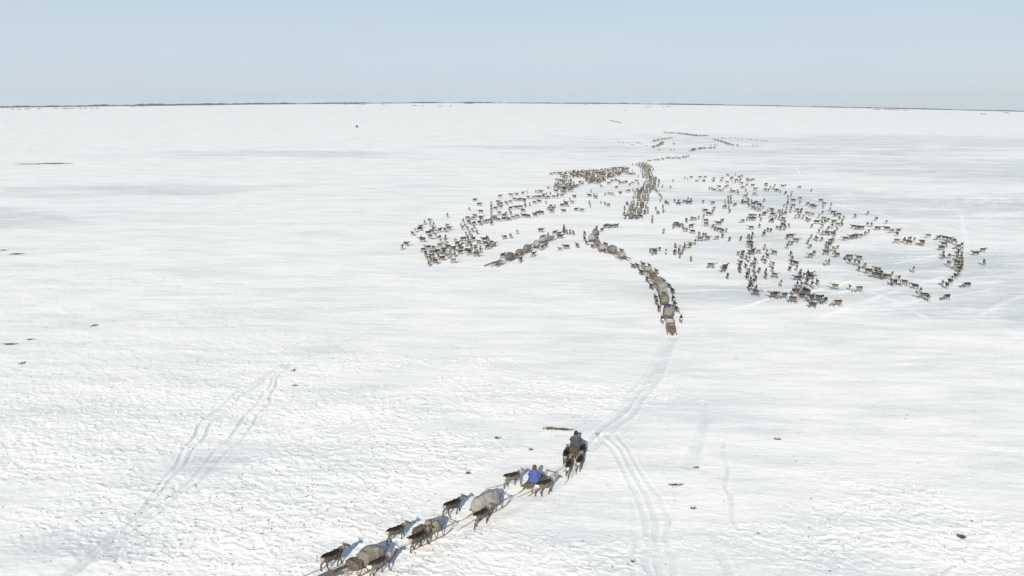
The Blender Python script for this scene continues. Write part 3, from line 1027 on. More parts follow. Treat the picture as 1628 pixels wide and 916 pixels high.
# ------------------------------------------------------------------ the second train, heading away in the middle
G2, G2L, G2H = 'sleds of the middle train', 'loads on the middle train', 'harnessed reindeer of the middle train'
mid = [  # px, py, load colour, L, W, H, labels of sled and load
    (1067.5, 519, None, 0, 0, 0, 'empty open wooden sled at the tail of the middle train', None),
    (1063, 499, 'taupe', 1.7, 1.15, .95, 'sled under the taupe load with the blue cloth on top', 'taupe load with a blue cloth on top, near the tail of the middle train'),
    (1056.5, 478, 'olive', 1.8, 1.0, .75, 'sled under the olive brown load ahead of the blue topped one', 'olive brown load just ahead of the blue topped load'),
    (1054.5, 468, 'grey', 1.6, 1.05, .95, 'sled under the pale grey dome with a dark gap at its rear', 'pale grey domed load with a dark gap facing us'),
    (1052, 459, 'grey', 1.9, 1.1, .9, 'sled under the plain grey dome, fourth loaded sled from the tail of the middle train', 'plain grey dome, fourth load from the tail of the middle train'),
    (1046, 449, 'olive', 1.8, 1.0, .8, 'sled under the grey olive tarp beside the bend of the middle train', 'grey olive tarp load ahead of the grey domes'),
    (1038, 439, 'brown', 1.7, .9, .5, 'sled with dark brown hides between flanking reindeer in the middle train', 'dark brown hides on the sled ahead of the grey olive tarp'),
    (1028, 429, 'cream', 1.3, .8, .5, 'small sled with a cream bundle behind the leading pair of the lower middle train', 'cream bundle on the small sled behind the leading reindeer'),
    (988, 407, 'grey', 1.9, 1.0, .7, 'sled under the pale grey tarp with the long plum pole along it', 'pale grey tarp load beside the long plum coloured pole'),
    (972, 399, 'olive', 2.0, 1.1, .9, 'sled under the long olive grey load behind the cream one', 'long olive grey load left of the plum pole'),
    (957, 395, 'cream', 1.7, 1.0, .75, 'sled under the cream load at the bend of the upper middle train', 'cream load at the bend of the upper middle train'),
    (950, 388, 'olive', 1.6, .9, .6, 'sled under the drab load between the cream load and the grey dome', 'drab olive load between the cream load and the grey dome'),
    (941, 380, 'grey', 1.8, 1.1, .95, 'sled under the grey dome below the dark blue cloth', 'grey dome, furthest left load of the middle train'),
    (946, 371, 'taupe', 1.6, .95, .6, 'sled under the load topped with dark blue cloth at the head of the middle train', 'load topped with dark blue cloth at the head of the middle train'),
]
mp_xy = ground_many([(m[0], m[1]) for m in mid], .5)
heads2 = []
for i in range(len(mid)):
    j = min(i + 1, len(mid) - 1)
    k = j - 1
    heads2.append(ang(mp_xy[k], mp_xy[j]))
heads2[0] = ang(mp_xy[0], mp_xy[1]); heads2[7] = ang(mp_xy[7], mp_xy[8]) + 5
for i, (m, p, h) in enumerate(zip(mid, mp_xy, heads2)):
    tail_sled = sled_at(p[0], p[1], h, m[6], G2, scale=1.1, wood=DARKWOOD if i == 0 else WOOD)
    if i == 0:                                                    # its deck runs out to a point at the back
        bm = bmesh.new()
        vs = [bm.verts.new(v_) for v_ in ((-1.45, -.30, .50), (-1.45, .30, .50), (-2.55, 0, .34), (-1.45, -.30, .58), (-1.45, .30, .58), (-2.55, 0, .40))]
        for f_ in ((0, 1, 2), (3, 5, 4), (0, 3, 4, 1), (1, 4, 5, 2), (2, 5, 3, 0)):
            bm.faces.new([vs[k_] for k_ in f_])
        put("tail_board", to_mesh(bm, "tail_board", False), WOOD, tail_sled)
    if m[2]:
        load_at(p, h, -.2, m[3], m[4], m[5] * .88, m[2], m[7], G2L, 20 + i, sharp=3.2, wr=.085, kind='tarp_load')


def cap_cloth(i, colr, label, H, s=.62):
    p, h = mp_xy[i], heads2[i]
    load_at(p, h, .05, s * 1.1, s * 1.4, .26, colr, label, G2L, 50 + i, z0=.57 + H * .88 - .10, rope=False, kind='folded_cloth', cat='cloth')


cap_cloth(1, 'navy', 'purplish blue cloth folded on top of the taupe load near the tail', .95, .75)
cap_cloth(13, 'navy', 'dark blue cloth on top of the load at the head of the middle train', .6, .6)
# crate inside the empty tail sled
cx, cy = local(mp_xy[0], heads2[0], .25, 0)
bm = bmesh.new()
for sx in (-.42, .42):
    box(bm, (sx, 0, .13), (.05, .6, .26))
for sy in (-.3, .3):
    box(bm, (0, sy, .13), (.8, .05, .26))
box(bm, (0, 0, .03), (.8, .56, .04))
put("crate", to_mesh(bm, "crate", False), WOOD, None, (cx, cy, gz(*mp_xy[0]) + .565), math.radians(heads2[0]), label='shallow open crate on the empty tail sled', category='crate')
pa, pb2 = ground_xy(983, 403, .8), ground_xy(1003, 413, .5)
bm = bmesh.new(); L_ = math.dist(pa, pb2)
tube(bm, [(-L_ / 2, 0, .12), (0, 0, 0), (L_ / 2, 0, -.12)], [.09, .10, .07], 8)
put("pole", to_mesh(bm, "pole"), TARP['purple'], None, ((pa[0] + pb2[0]) / 2, (pa[1] + pb2[1]) / 2, gz(*pa) + .72), math.atan2(pb2[1] - pa[1], pb2[0] - pa[0]), label='long plum coloured wrapped pole lying along the pale grey tarp load', category='pole')
cx, cy = local(mp_xy[3], heads2[3], -1.05, 0)
load_at(mp_xy[3], heads2[3], -1.02, .5, .6, .55, 'charcoal', 'dark lump standing for the shaded gap at the rear of the pale grey domed load', G2L, 61, rope=False, kind='bag', cat='bag')  # charcoal lump added so its colour gives the dome's hole its shade

mid_deer = [
    (1053, 505, 85, 'pale', 'pale reindeer on the left of the blue topped load, rearmost left of the middle train'),
    (1083, 504, 85, 'grey', "lone grey reindeer right of the blue topped load at the middle train's tail"),
    (1048, 488, 95, 'brown', 'reindeer on the left of the middle train, second up from the pale one'),
    (1044.5, 478, 98, 'grey', 'reindeer on the left of the middle train, level with the olive brown load'),
    (1043, 470, 98, 'brown', 'reindeer left of the domed load with the dark gap'),
    (1076, 488, 100, 'brown', 'reindeer on the right of the middle train, next above the lone grey one'),
    (1073.5, 482, 100, 'grey', 'reindeer on the right of the middle train, second above the lone grey one'),
    (1071, 473, 100, 'grey', 'reindeer on the right of the middle train, third above the lone grey one'),
    (1069.5, 460, 102, 'brown', 'reindeer on the right of the middle train, fourth above the lone grey one'),
    (1064, 451, 104, 'brown', 'reindeer on the right of the middle train, fifth above the lone grey one'),
    (1056.5, 444, 105, 'grey', 'reindeer on the right of the middle train, topmost of its right hand file'),
    (1036, 453, 110, 'brown', 'reindeer on the left of the grey olive tarp in the middle train'),
    (1029.5, 442, 112, 'grey', 'grey reindeer on the left of the dark brown hides in the middle train'),
    (1020, 431, 115, 'brown', 'reindeer on the left of the cream bundle in the middle train'),
    (1044, 429, 112, 'grey', 'reindeer standing off to the right of the dark brown hides in the middle train'),
    (1033, 421, 112, 'grey', 'reindeer on the right of the leading four at the head of the lower middle train'),
    (1023, 419, 115, 'grey', 'reindeer second from the right of the leading four in the lower middle train'),
    (1013.5, 420, 118, 'brown', 'reindeer second from the left of the leading four in the lower middle train'),
    (1007, 420, 120, 'brown', 'reindeer leftmost of the leading four, beside the end of the plum pole'),
    (963, 386, 130, 'dark', 'dark reindeer behind the cream load at the bend'),
    (988.5, 397, 130, 'grey', 'reindeer behind the pale grey tarp load with the plum pole'),
    (942, 389, 120, 'brown', 'reindeer on the near side of the drab olive load'),
    (933, 384, 110, 'grey', 'reindeer lowest of the file on the left of the grey dome'),
    (929.5, 377, 100, 'brown', 'reindeer middle of the file on the left of the grey dome'),
    (929.5, 369, 95, 'dark', 'dark reindeer topmost of the file on the left of the grey dome'),
    (951, 369, 70, 'dark', 'reindeer just right of the dark blue cloth'),
    (950, 378, 110, 'grey', 'reindeer on the right of the grey dome'),
    (948, 361, 60, 'brown', 'reindeer alone above the dark blue cloth'),
    (957, 363, 40, 'dark', 'dark reindeer leftmost in the tight team at the head of the middle train'),
    (962, 358, 40, 'dark', 'dark reindeer second from left in the tight team at the head of the middle train'),
    (966, 357, 30, 'dark', 'dark reindeer in the middle of the tight team at the head of the middle train'),
    (970, 358, 30, 'brown', 'brown reindeer right of centre in the tight team at the head of the middle train'),
    (975, 357, 40, 'brown', 'reindeer second from right at the head of the middle train'),
    (980, 357, 40, 'brown', 'reindeer furthest right at the head of the middle train'),
]
for i, (px, py, h, coat, lab) in enumerate(mid_deer):
    x, y = ground_xy(px, py, .7)
    deer_at(x, y, h + random.uniform(-8, 8), i % 3 if i % 5 else 4, HERD, coat, lab, G2H)

# ------------------------------------------------------------------ the third train, on the left of the middle one
G3, G3L, G3H = 'sleds of the left train', 'loads on the left train', 'harnessed reindeer of the left train'
lft = [
    (792, 417, None, 0, 0, 0, 'empty dark wooden sled at the tail of the left train', None),
    (811, 409, 'purple', 2.1, 1.1, .75, 'sled under the plum brown load at the tail of the left train', 'plum brown load on the left train'),
    (826, 402, 'olive', 1.8, .9, .6, 'sled under the drab load just ahead of the plum brown one', 'drab flat load between the plum brown and the dark olive loads'),
    (838, 397, 'olive', 1.9, 1.0, .85, 'sled under the dark olive dome in the left train', 'dark olive domed load in the left train'),
    (853, 390, 'cream', 1.7, 1.0, .8, 'sled under the lower cream load of the left train', 'lower of the two cream loads on the left train'),
    (864, 382, 'cream', 2.0, 1.1, .85, 'sled under the upper cream load with the dark ridge', 'upper cream load with a dark ridge on the left train'),
    (876, 378, 'taupe', 1.5, .8, .35, 'sled with a low flat load at the head of the left train', 'low flat load at the head of the left train'),
]
l_xy = ground_many([(m[0], m[1]) for m in lft], .5)
hl = [ang(l_xy[max(min(i, len(lft) - 2), 0)], l_xy[max(min(i, len(lft) - 2), 0) + 1]) for i in range(len(lft))]
for i, (m, p, h) in enumerate(zip(lft, l_xy, hl)):
    sled_at(p[0], p[1], h, m[6], G3, wood=DARKWOOD if i < 2 else WOOD, scale=1.1 if i == 0 else 1)
    if m[2]:
        load_at(p, h, -.15, m[3], m[4], m[5] * .88, m[2], m[7], G3L, 70 + i, sharp=3.2, wr=.085, kind='tarp_load')
load_at(l_xy[5], hl[5], .0, 1.7, .5, .25, 'charcoal', 'dark hide laid along the top of the upper cream load', G3L, 81, z0=1.20, rope=False, kind='hide', cat='hide')
pt = ground_xy(772, 422, .2); pu = ground_xy(786, 418, .2)
bm = bmesh.new(); L_ = math.dist(pt, pu) + .8
tube(bm, [(-L_ / 2, 0, .0), (L_ / 2, 0, .1)], [.05, .06], 7)
tube(bm, [(-L_ / 2 + .1, .12, .0), (L_ / 2, .2, .1)], [.05, .06], 7)
put("tent_pole", to_mesh(bm, "tent_pole"), DARKWOOD, None, ((pt[0] + pu[0]) / 2, (pt[1] + pu[1]) / 2, gz(*pt) + .2), math.atan2(pu[1] - pt[1], pu[0] - pt[0]), label='dark poles trailing behind the empty tail sled of the left train', category='pole')
left_deer = [
    (799, 404, 50, 'dark', 'dark reindeer on the far side of the empty tail sled of the left train'),
    (828, 411, 60, 'brown', 'reindeer walking alone on the near side of the left train'),
    (821, 406, 45, 'grey', 'pale faced reindeer pressed against the plum brown load'),
    (843, 389, 60, 'dark', 'dark reindeer on the far side of the dark olive dome'),
    (848, 402, 45, 'grey', 'grey reindeer on the near side of the dark olive dome'),
    (861.5, 392, 45, 'grey', 'grey reindeer on the near side of the lower cream load'),
    (867, 388, 45, 'brown', 'brown reindeer between the two cream loads, near side'),
    (852, 384, 60, 'dark', 'dark reindeer just above the lower cream load'),
    (871, 371, 80, 'dark', 'dark reindeer seen end on above the upper cream load'),
    (860, 364, 340, 'brown', 'reindeer walking away by itself above the upper cream load'),
    (882, 368, 30, 'dark', 'dark reindeer at the left of the head team of the left train'),
    (889, 370, 30, 'grey', 'grey reindeer in the middle of the head team of the left train'),
    (891, 374, 10, 'dark', 'dark reindeer lowest in the head team of the left train'),
    (901, 367, 80, 'brown', 'reindeer beside the standing person, left of the row of three'),
    (906, 367, 85, 'brown', 'reindeer in the middle of the row of three beside the standing person'),
    (911.5, 368, 90, 'dark', 'dark reindeer at the right end of the row beside the standing person'),
    (900, 390, 200, 'brown', 'reindeer by itself between the left and middle trains, left of two'),
    (918, 388, 110, 'grey', 'reindeer by itself between the left and middle trains, right of two'),
]
for i, (px, py, h, coat, lab) in enumerate(left_deer):
    x, y = ground_xy(px, py, .7)
    deer_at(x, y, h + random.uniform(-8, 8), (i * 2 + 1) % 3, HERD, coat, lab, G3H)
person_standing(ground_xy(896.5, 364, .9), 20, TARP['charcoal'], "person in a dark coat standing at the head of the left train")


def dog():
    bm = bmesh.new()
    tube(bm, [(-.28, 0, .42), (-.1, 0, .41), (.12, 0, .42), (.24, 0, .45)], [.09, .11, .13, .09], 9)
    tube(bm, [(.2, 0, .47), (.32, 0, .58)], [.075, .06], 8)
    tube(bm, [(.29, 0, .60), (.38, 0, .59), (.49, 0, .55)], [.065, .06, .03], 8)
    tube(bm, [(-.28, 0, .46), (-.38, 0, .56), (-.34, 0, .66)], [.035, .05, .03], 7)
    for s in (-1, 1):
        tube(bm, [(.29, s * .045, .64), (.28, s * .05, .71)], [.03, .01], 6)
        tube(bm, [(.17, s * .07, .42), (.17, s * .075, .22), (.19, s * .075, .03), (.23, s * .075, .02)], [.06, .035, .025, .025], 7, up=(1, 0, 0))
        tube(bm, [(-.24, s * .07, .42), (-.20, s * .08, .28), (-.30, s * .08, .17), (-.27, s * .08, .03), (-.23, s * .08, .02)], [.08, .05, .03, .025, .025], 7, up=(1, 0, 0))
    me = fuse(bm, "dog", .02, 2)
    x, y = ground_xy(890, 396, .3)
    put("dog", me, TARP['charcoal'], None, (x, y, gz(x, y)), math.radians(190), label='small dark dog on open snow between the left and middle trains', category='dog')


dog()


# ------------------------------------------------------------------ the loose herd
HERD_TXT = """639 392 v;646 386 s;656 370 d;660 365 v;669 359 s;667 363 s;675 353 v;683 349 s;684 356 v;689 356 v;690 363 s;687 367 s;699 365 d;712 358 s;714 362 s;708 365 d;670 377 v;671 380 s;681 369 s;685 376 s;693 374 v;699 376 v;700 382 v;708 376 v;708 382 v;711 342 v
673 396 s;680 392 s;690 393 s;676 401 v;678 406 v;686 400 s;693 399 s;698 399 s;705 396 s;706 400 s;700 389 s;687 406 s;683 409 s;686 412 s;682 417 v;697 406 v;703 409 s;692 414 d;712 391 s;719 392 s;721 394 d;713 405 v;716 401 v;723 403 v;721 413 s;724 382 v;727 386 d
736 350 v;733 357 v;735 361 v;744 346 s;744 352 v;740 357 d;743 362 v;747 353 v;753 354 d;754 359 v;751 365 v;747 370 v;741 371 v;758 368 v;755 342 s;752 346 s;764 335 s;765 345 s;765 349 v;761 353 v;764 354 v;770 352 s;775 350 d;781 350 v;781 354 v;784 346 s
737 379 s;734 383 v;725 382 v;731 389 d;732 394 s;731 399 s;744 378 v;752 379 d;747 386 s;741 387 v;744 381 v;749 389 v;744 397 s;746 400 d;761 383 s;756 390 d;756 395 v;763 397 v;758 403 s;764 392 v;750 376 v
770 380 s;775 377 v;773 387 s;778 389 s;782 385 s;785 387 d;775 392 s;802 376 s;812 374 v;822 368 p
755 317 s;762 324 s;746 331 v;781 322 v;781 328 v;781 333 v;781 339 v;786 344 d;792 320 s;796 323 s;793 325 d;796 328 s;788 330 s;795 311 s;805 322 d;812 320 s;812 309 s;821 308 s;818 316 s;823 317 s;827 316 s;812 330 s;810 334 v;812 338 v;821 329 s;793 338 d;804 339 v;801 342 s;801 347 s;792 348 s;787 346 d;816 345 s;822 343 s;808 347 s
828 328 s;831 334 s;833 342 s;840 342 s;850 340 s;855 338 s;861 337 s;835 326 v;842 324 v;850 321 s;857 319 s;868 321 v;833 317 s;834 320 v;840 313 d;848 313 d;854 312 s;858 312 s;831 306 s;838 304 v;853 304 s;857 303 s;861 304 s;872 298 s;864 310 d;865 313 s;869 308 v;871 313 d;875 307 v;880 312 s;886 312 v;887 309 v;884 303 s;881 298 v;883 292 v;894 304 s;898 305 s;893 310 s;913 312 s;906 316 v;910 321 s;894 325 s;897 319 v;900 322 d;901 325 d
876 327 d;873 331 d;878 331 s;882 327 v;877 335 s;896 334 s;916 332 s;925 333 s;937 321 v;938 326 v;937 310 s;944 309 v;949 309 v;947 313 d;940 303 v;962 308 v;968 307 s;974 308 s;986 306 s;980 297 s;955 321 v;962 323 v;967 325 s;956 295 s;999 303 s;1006 301 v;1001 293 d;996 288 v;1006 290 s;1012 287 s;1015 291 v;996 274 v;1002 276 s;1008 276 s;1006 261 v;991 290 v;1013 262 v
1043 300 v;1045 304 d;1049 309 d;1052 313 v;1050 318 v;1058 320 d;1061 322 d;1073 319 v;1079 319 v;1070 287 v;1053 296 v;1066 297 v;1043 331 v;1046 337 d;1054 328 v;1055 335 v;1037 345 v;1037 351 v;1030 331 v;1030 336 v;1024 336 v;1014 344 v;1019 343 d
1089 282 v;1093 284 v;1099 281 s;1113 281 s;1108 287 s;1121 281 s;1119 287 s;1135 283 s;1134 287 s;1148 283 s;1147 287 s;1157 278 s;1156 289 s;1164 282 s;1162 284 s;1164 288 v;1169 277 v;1128 299 v;1132 299 v;1136 301 d;1143 296 s;1144 302 s;1149 301 v;1154 297 s;1157 295 d;1162 300 v;1162 304 s;1079 323 s;1089 320 s;1094 315 v;1099 317 v;1095 321 s;1099 320 v;1118 320 v;1133 322 s;1135 331 s;1133 336 v;1127 339 s;1121 334 s;1119 342 v;1111 345 v;1104 347 s;1099 347 v;1091 348 v
1158 313 v;1162 312 v;1158 319 v;1159 322 v;1163 321 v;1162 316 v;1159 329 v;1160 335 v;1153 319 v;1152 328 s;1154 326 v;1167 325 v
1179 280 s;1175 281 s;1171 286 s;1169 289 v;1175 288 s;1179 291 s;1177 285 d;1188 284 s;1189 287 s;1194 286 d;1198 285 s;1187 293 s;1179 297 v;1182 297 d;1197 294 s;1201 300 s;1200 308 q;1173 303 v;1174 307 v;1167 304 d;1186 302 v;1188 308 v;1184 311 s;1187 314 v;1180 321 d;1181 318 v;1185 321 s;1190 317 v;1190 321 v;1191 326 v;1195 318 v;1198 323 d;1201 321 d;1203 322 d;1207 325 s;1210 326 v;1214 329 v;1197 329 s;1202 331 s;1207 333 s;1170 324 v;1215 318 v;1218 292 s;1218 295 s;1217 301 s;1222 301 d;1225 297 v;1229 299 s;1232 294 v;1233 301 s;1236 302 s;1241 304 v;1244 295 s;1249 294 v
1227 333 s;1228 336 v;1229 340 d;1225 342 v;1221 335 v;1214 339 d;1217 339 v;1188 347 v;1194 342 s;1199 342 s;1198 347 s;1194 347 s;1180 350 s;1234 344 v;1228 348 v;1208 342 v;1210 348 v;1240 335 v;1238 335 v;1244 335 v;1240 342 v;1244 340 v;1239 346 v;1245 348 s;1247 326 v;1249 338 v
1249 306 s;1253 312 v;1253 318 v;1253 322 v;1259 305 v;1258 310 v;1261 318 s;1272 315 s;1272 321 v;1261 326 s;1258 330 v;1257 335 v;1251 324 v;1251 331 v;1267 333 s;1274 333 s;1269 338 v;1273 338 v;1265 344 v;1271 343 v;1277 344 v;1284 323 s;1291 326 s;1295 328 s;1284 338 s;1291 340 q;1283 347 v;1286 349 s;1305 318 s;1311 323 d;1309 328 v;1308 337 v;1302 343 v;1299 352 d;1291 358 v;1310 346 d;1312 351 v;1316 349 d;1307 353 v;1308 359 v;1322 324 v;1320 332 v;1325 337 d;1327 341 v;1331 340 d;1336 341 v;1335 346 v;1326 351 s;1324 354 v;1332 356 s;1339 351 v;1271 297 s;1290 302 v;1244 347 v;1243 356 v;1248 352 v;1248 358 v;1255 357 p
1055 367 v;1071 359 v;1075 355 s;1078 357 d;1081 357 s;1086 359 v;1088 364 v;1092 364 v;1092 350 v;1099 358 s;1101 367 s;1122 350 s;1123 356 s;1112 371 v;1113 379 s;1119 372 v;1123 373 v;1125 378 s;1105 384 v;1097 386 s;1096 390 d;1089 389 v;1087 393 d;1081 391 v;1080 399 v;1081 405 v;1085 399 v;1074 389 v;1074 395 v;1073 400 v;1038 397 s;1040 400 s;1049 394 v;1059 399 v;1099 410 v
1148 350 d;1142 354 s;1133 359 d;1137 362 v;1143 364 s;1148 366 d;1149 374 v;1155 365 v;1139 377 s;1160 379 v;1178 378 v;1194 361 s;1190 375 v;1197 372 v;1190 380 v;1195 379 v;1193 385 s;1192 389 s;1196 391 v;1191 399 v;1195 400 d;1197 398 s;1174 401 v;1181 400 d;1179 405 v;1182 406 v;1187 408 v;1191 411 v;1177 416 s;1176 423 v;1186 421 v;1201 413 v;1198 419 s;1207 428 v;1207 398 d;1131 421 s;1153 422 s;1150 427 s;1157 437 v
1208 358 v;1216 367 v;1221 364 v;1226 365 v;1215 371 v;1227 350 d;1236 361 v;1243 357 d;1241 362 v;1247 353 v;1248 362 v;1258 374 s;1252 376 v;1255 385 v;1259 385 d;1252 390 v;1266 381 s;1216 392 v;1220 400 v;1221 405 v;1231 400 s;1213 409 v;1217 414 v;1226 416 v;1228 420 d;1229 427 v;1258 402 v;1259 410 v;1259 416 v;1265 417 d;1256 425 v;1267 424 v;1218 429 v
1290 375 v;1285 383 v;1288 390 s;1295 401 v;1288 405 s;1297 377 v;1300 379 v;1303 367 v;1308 370 v;1307 379 v;1317 362 v;1315 370 s;1320 370 s;1324 359 v;1331 363 v;1327 368 v;1327 372 v;1342 345 v;1339 356 v;1320 382 s;1325 381 v;1314 386 v;1319 387 s;1313 394 v;1317 395 v;1314 400 s;1331 391 s;1325 394 v;1328 400 v;1330 404 s;1313 416 p;1318 415 v;1344 378 s;1346 408 v;1350 407 s;1351 414 v
1177 428 v;1199 427 v;1190 430 v;1188 437 v;1190 435 v;1200 434 v;1202 441 v;1218 437 v;1233 436 s;1242 448 p;1194 444 v;1197 447 v;1192 452 v;1192 456 v;1197 455 p;1202 457 v;1203 464 d;1236 466 s;1246 468 s;1230 468 s
1273 430 v;1273 435 v;1267 440 s;1274 441 v;1268 451 v;1279 437 p;1285 433 v;1288 435 s;1290 439 d;1283 446 v;1275 451 v;1282 453 v;1292 451 v;1300 447 v;1328 454 d;1261 463 v;1267 462 s;1280 460 d;1281 463 s;1274 469 s;1262 475 s;1289 470 s;1289 474 s;1293 482 s;1302 473 d;1306 471 s;1311 476 s;1331 480 L
1360 343 v;1380 338 v;1393 347 d;1386 357 v;1380 356 p;1396 362 s;1357 359 s;1365 361 s;1369 361 s;1381 368 v;1376 371 v;1366 374 s;1360 375 s;1354 376 s;1410 352 v;1410 362 s;1417 366 s;1428 366 s;1427 371 v;1427 382 q;1438 381 d;1446 379 s;1445 384 s;1454 380 p;1465 385 s;1464 383 s;1468 386 d;1475 374 s;1492 377 s;1502 377 s;1509 379 s
1366 409 d;1360 416 p;1366 417 v;1366 425 v;1375 421 v;1381 430 s;1395 427 d;1392 431 d;1388 435 s;1400 433 d;1398 437 d;1405 438 s;1412 438 s;1419 433 v;1428 441 s;1422 448 s;1418 446 v;1433 448 v;1438 447 s;1352 455 p;1365 458 L
1501 387 d;1498 393 s;1500 401 v;1500 406 s;1453 427 v;1509 417 v;1510 380 s;1516 382 d;1521 385 p;1530 388 v;1523 391 s;1529 396 v;1523 397 v;1522 403 v;1530 402 v;1525 398 v;1522 408 v;1529 406 v;1527 411 v;1530 411 v;1521 415 d;1530 417 v;1527 417 v;1521 422 s;1525 425 s;1530 423 v;1527 428 v;1525 432 v;1520 437 v;1515 441 p;1511 446 v;1506 452 v;1499 447 v;1537 451 L;1563 396 R;1551 401 d;1565 416 v;1510 406 p;1455 453 d;1464 461 v;1468 468 s;1477 472 v;1505 470 s
1030 255 s;1034 255 s;1041 254 s;1045 253 s;1047 254 s;1052 252 s;1054 253 s;1060 251 s;1063 250 s;1065 251 s;1070 251 s;1075 250 s;1079 251 s;1081 251 s;1086 249 s;1088 250 s;1091 249 s;1095 248 s
1148 219 s;1152 219 s;1160 219 s;1163 219 s;1169 219 s;1174 220 s;1179 220 s;1187 221 s;1191 221 s;1195 222 s;1203 223 s;1209 223 s;1214 224 s;1219 224 s;1172 230 s;1173 232 s;1197 231 s;1204 231 s;1130 230 s;1137 230 s;1140 231 s
984 226 s;990 227 s;999 227 s;1005 230 s;1009 231 v;1013 227 s;1016 227 s;1019 229 s;1023 231 v;1028 232 s;1033 234 v;1048 238 s;1066 238 s;1072 238 s;1071 229 s;1072 228 s"""
pts = []
seen = set()
for tok in HERD_TXT.replace('\n', ';').split(';'):
    if tok.strip():
        a_, b_, k_ = tok.split()
        if (a_, b_) in seen:
            continue
        seen.add((a_, b_)); pts.append((float(a_), float(b_), k_))
N_SINGLE = 238
pts.sort(key=lambda q: -q[1])
# places in the herd: (x0, y0, x1, y1, description)
PLACES = [
    (1533, 445, 1545, 456, '!lone reindeer standing side on, facing left, right of the herd\'s right hand column'),
    (1559, 391, 1570, 399, '!lone reindeer side on, furthest right of the whole herd, facing right'),
    (1547, 397, 1556, 405, '!lone reindeer just right of the right hand column, its rump to the next one'),
    (1560, 411, 1570, 420, '!lone reindeer seen end on, lower of the three right of the right hand column'),
    (1500, 466, 1509, 474, '!lone dark reindeer at the bottom right of the herd, below the right hand column'),
    (1514, 385, 1534, 434, 'the packed right hand column of the herd'),
    (1503, 434, 1523, 456, 'the tail of the right column'),
    (1494, 444, 1502, 451, '!single reindeer just left of the tail of the right hand column'),
    (1494, 384, 1512, 420, 'the knot inside the right column'),
    (1449, 423, 1458, 431, '!single reindeer alone on bluish ice in the middle of the right hand ring'),
    (1450, 449, 1482, 476, 'the short diagonal file at the lower right of the herd'),
    (1378, 425, 1442, 452, 'the dense lower right row'),
    (1357, 403, 1378, 428, 'the group above the dense lower right row'),
    (1342, 403, 1353, 417, 'the trio on the ice left of the little group'),
    (1348, 451, 1356, 458, '!pale reindeer seen end on beside a side on one, on the blue ice'),
    (1360, 454, 1370, 462, '!reindeer side on, right of the pale one on the blue ice'),
    (1324, 449, 1333, 458, '!reindeer slanting towards us, left of the pale one on the blue ice'),
    (1327, 476, 1336, 484, '!reindeer side on, lowest right of the bottom cluster, at the snow edge'),
    (1424, 362, 1470, 387, 'the file in the upper right of the herd'),
    (1470, 370, 1525, 384, 'the row above the right hand column'),
    (1296, 468, 1315, 484, 'the right end of the bottom cluster'),
    (1255, 456, 1297, 486, 'the bottom cluster of the herd'),
    (1222, 462, 1252, 472, 'the trio left of the bottom cluster'),
    (1260, 425, 1305, 456, 'the bunch just above the bottom cluster'),
    (1238, 443, 1246, 452, '!pale reindeer standing by itself above the bottom trio'),
    (1228, 431, 1238, 440, '!reindeer side on by itself in the gap of the lower herd'),
    (1200, 452, 1206, 467, 'the pair at the bottom of the lower left file'),
    (1184, 426, 1203, 460, 'the lower left file of the herd'),
    (1204, 424, 1222, 441, 'the four end on right of the lower left file'),
    (1128, 417, 1134, 424, '!lone reindeer left of the herd\'s lower left file, side on'),
    (1146, 418, 1161, 440, 'the short file hanging left of the lower left file'),
    (1096, 406, 1102, 414, '!lone reindeer seen end on, between the middle train and the herd'),
    (1034, 391, 1062, 403, 'the loose four right of the middle train'),
    (1070, 382, 1108, 408, 'the curved row left of the herd'),
    (1172, 396, 1203, 424, 'the left bunch of the main herd'),
    (1186, 377, 1200, 400, 'the tall column above the left bunch'),
    (1204, 388, 1240, 422, 'the scatter right of the left bunch'),
    (1224, 423, 1234, 430, '!reindeer at the foot of the scattered group'),
    (1250, 380, 1270, 428, 'the wedge in the middle of the main herd'),
    (1270, 395, 1300, 410, 'the side on group right of the wedge'),
    (1308, 411, 1322, 418, 'the pale pair in the open snow of the right herd'),
    (1308, 376, 1334, 406, 'the packed knot left of the right hand ring'),
    (1280, 376, 1302, 394, 'the loose group left of the packed knot'),
    (1136, 376, 1143, 380, '!single reindeer side on, left of the main herd\'s end on column'),
    (1156, 376, 1183, 382, 'the two loners left of the tall column'),
    (1108, 376, 1128, 384, 'the right end of the curved row'),
    (636, 384, 650, 394, 'the pair at the far left tip of the herd'),
    (660, 374, 712, 384, 'the loose left bunch of the herd'),
    (668, 384, 730, 420, 'the packed lower left clump of the herd'),
    (720, 376, 768, 406, 'the packed centre clump of the left herd'),
    (767, 374, 790, 395, 'the knot at the right end of the left herd'),
    (798, 372, 826, 380, 'the loners right of the left herd'),
]
ORD = ['first', 'second', 'third', 'fourth', 'fifth', 'sixth', 'seventh', 'eighth', 'ninth', 'tenth', 'eleventh', 'twelfth']
single, rest = pts[:N_SINGLE], pts[N_SINGLE:]
by_place = {}
for q in single:
    for i, (x0, y0, x1, y1, d) in enumerate(PLACES):
        if x0 <= q[0] <= x1 and y0 <= q[1] <= y1:
            by_place.setdefault(i, []).append(q)
            break
    else:
        by_place.setdefault(-1 if q[0] < 900 else -2, []).append(q)


def heading_for(q):
    x, y, k = q
    if k == 'L':
        return 180 + random.uniform(-8, 8)
    if k == 'R':
        return random.uniform(-8, 8)
    if k in 'sq':
        return (180 if random.random() < (.62 if x > 1000 else .35) else 0) + random.choice((-1, 1)) * random.uniform(8, 46)
    if k in 'vp':
        return (270 if random.random() < .45 else 90) + random.uniform(-16, 16) - math.degrees(math.atan((x - 814) / FPX)) * .8
    return random.choice((135, 225, 45, 315)) + random.uniform(-15, 15)


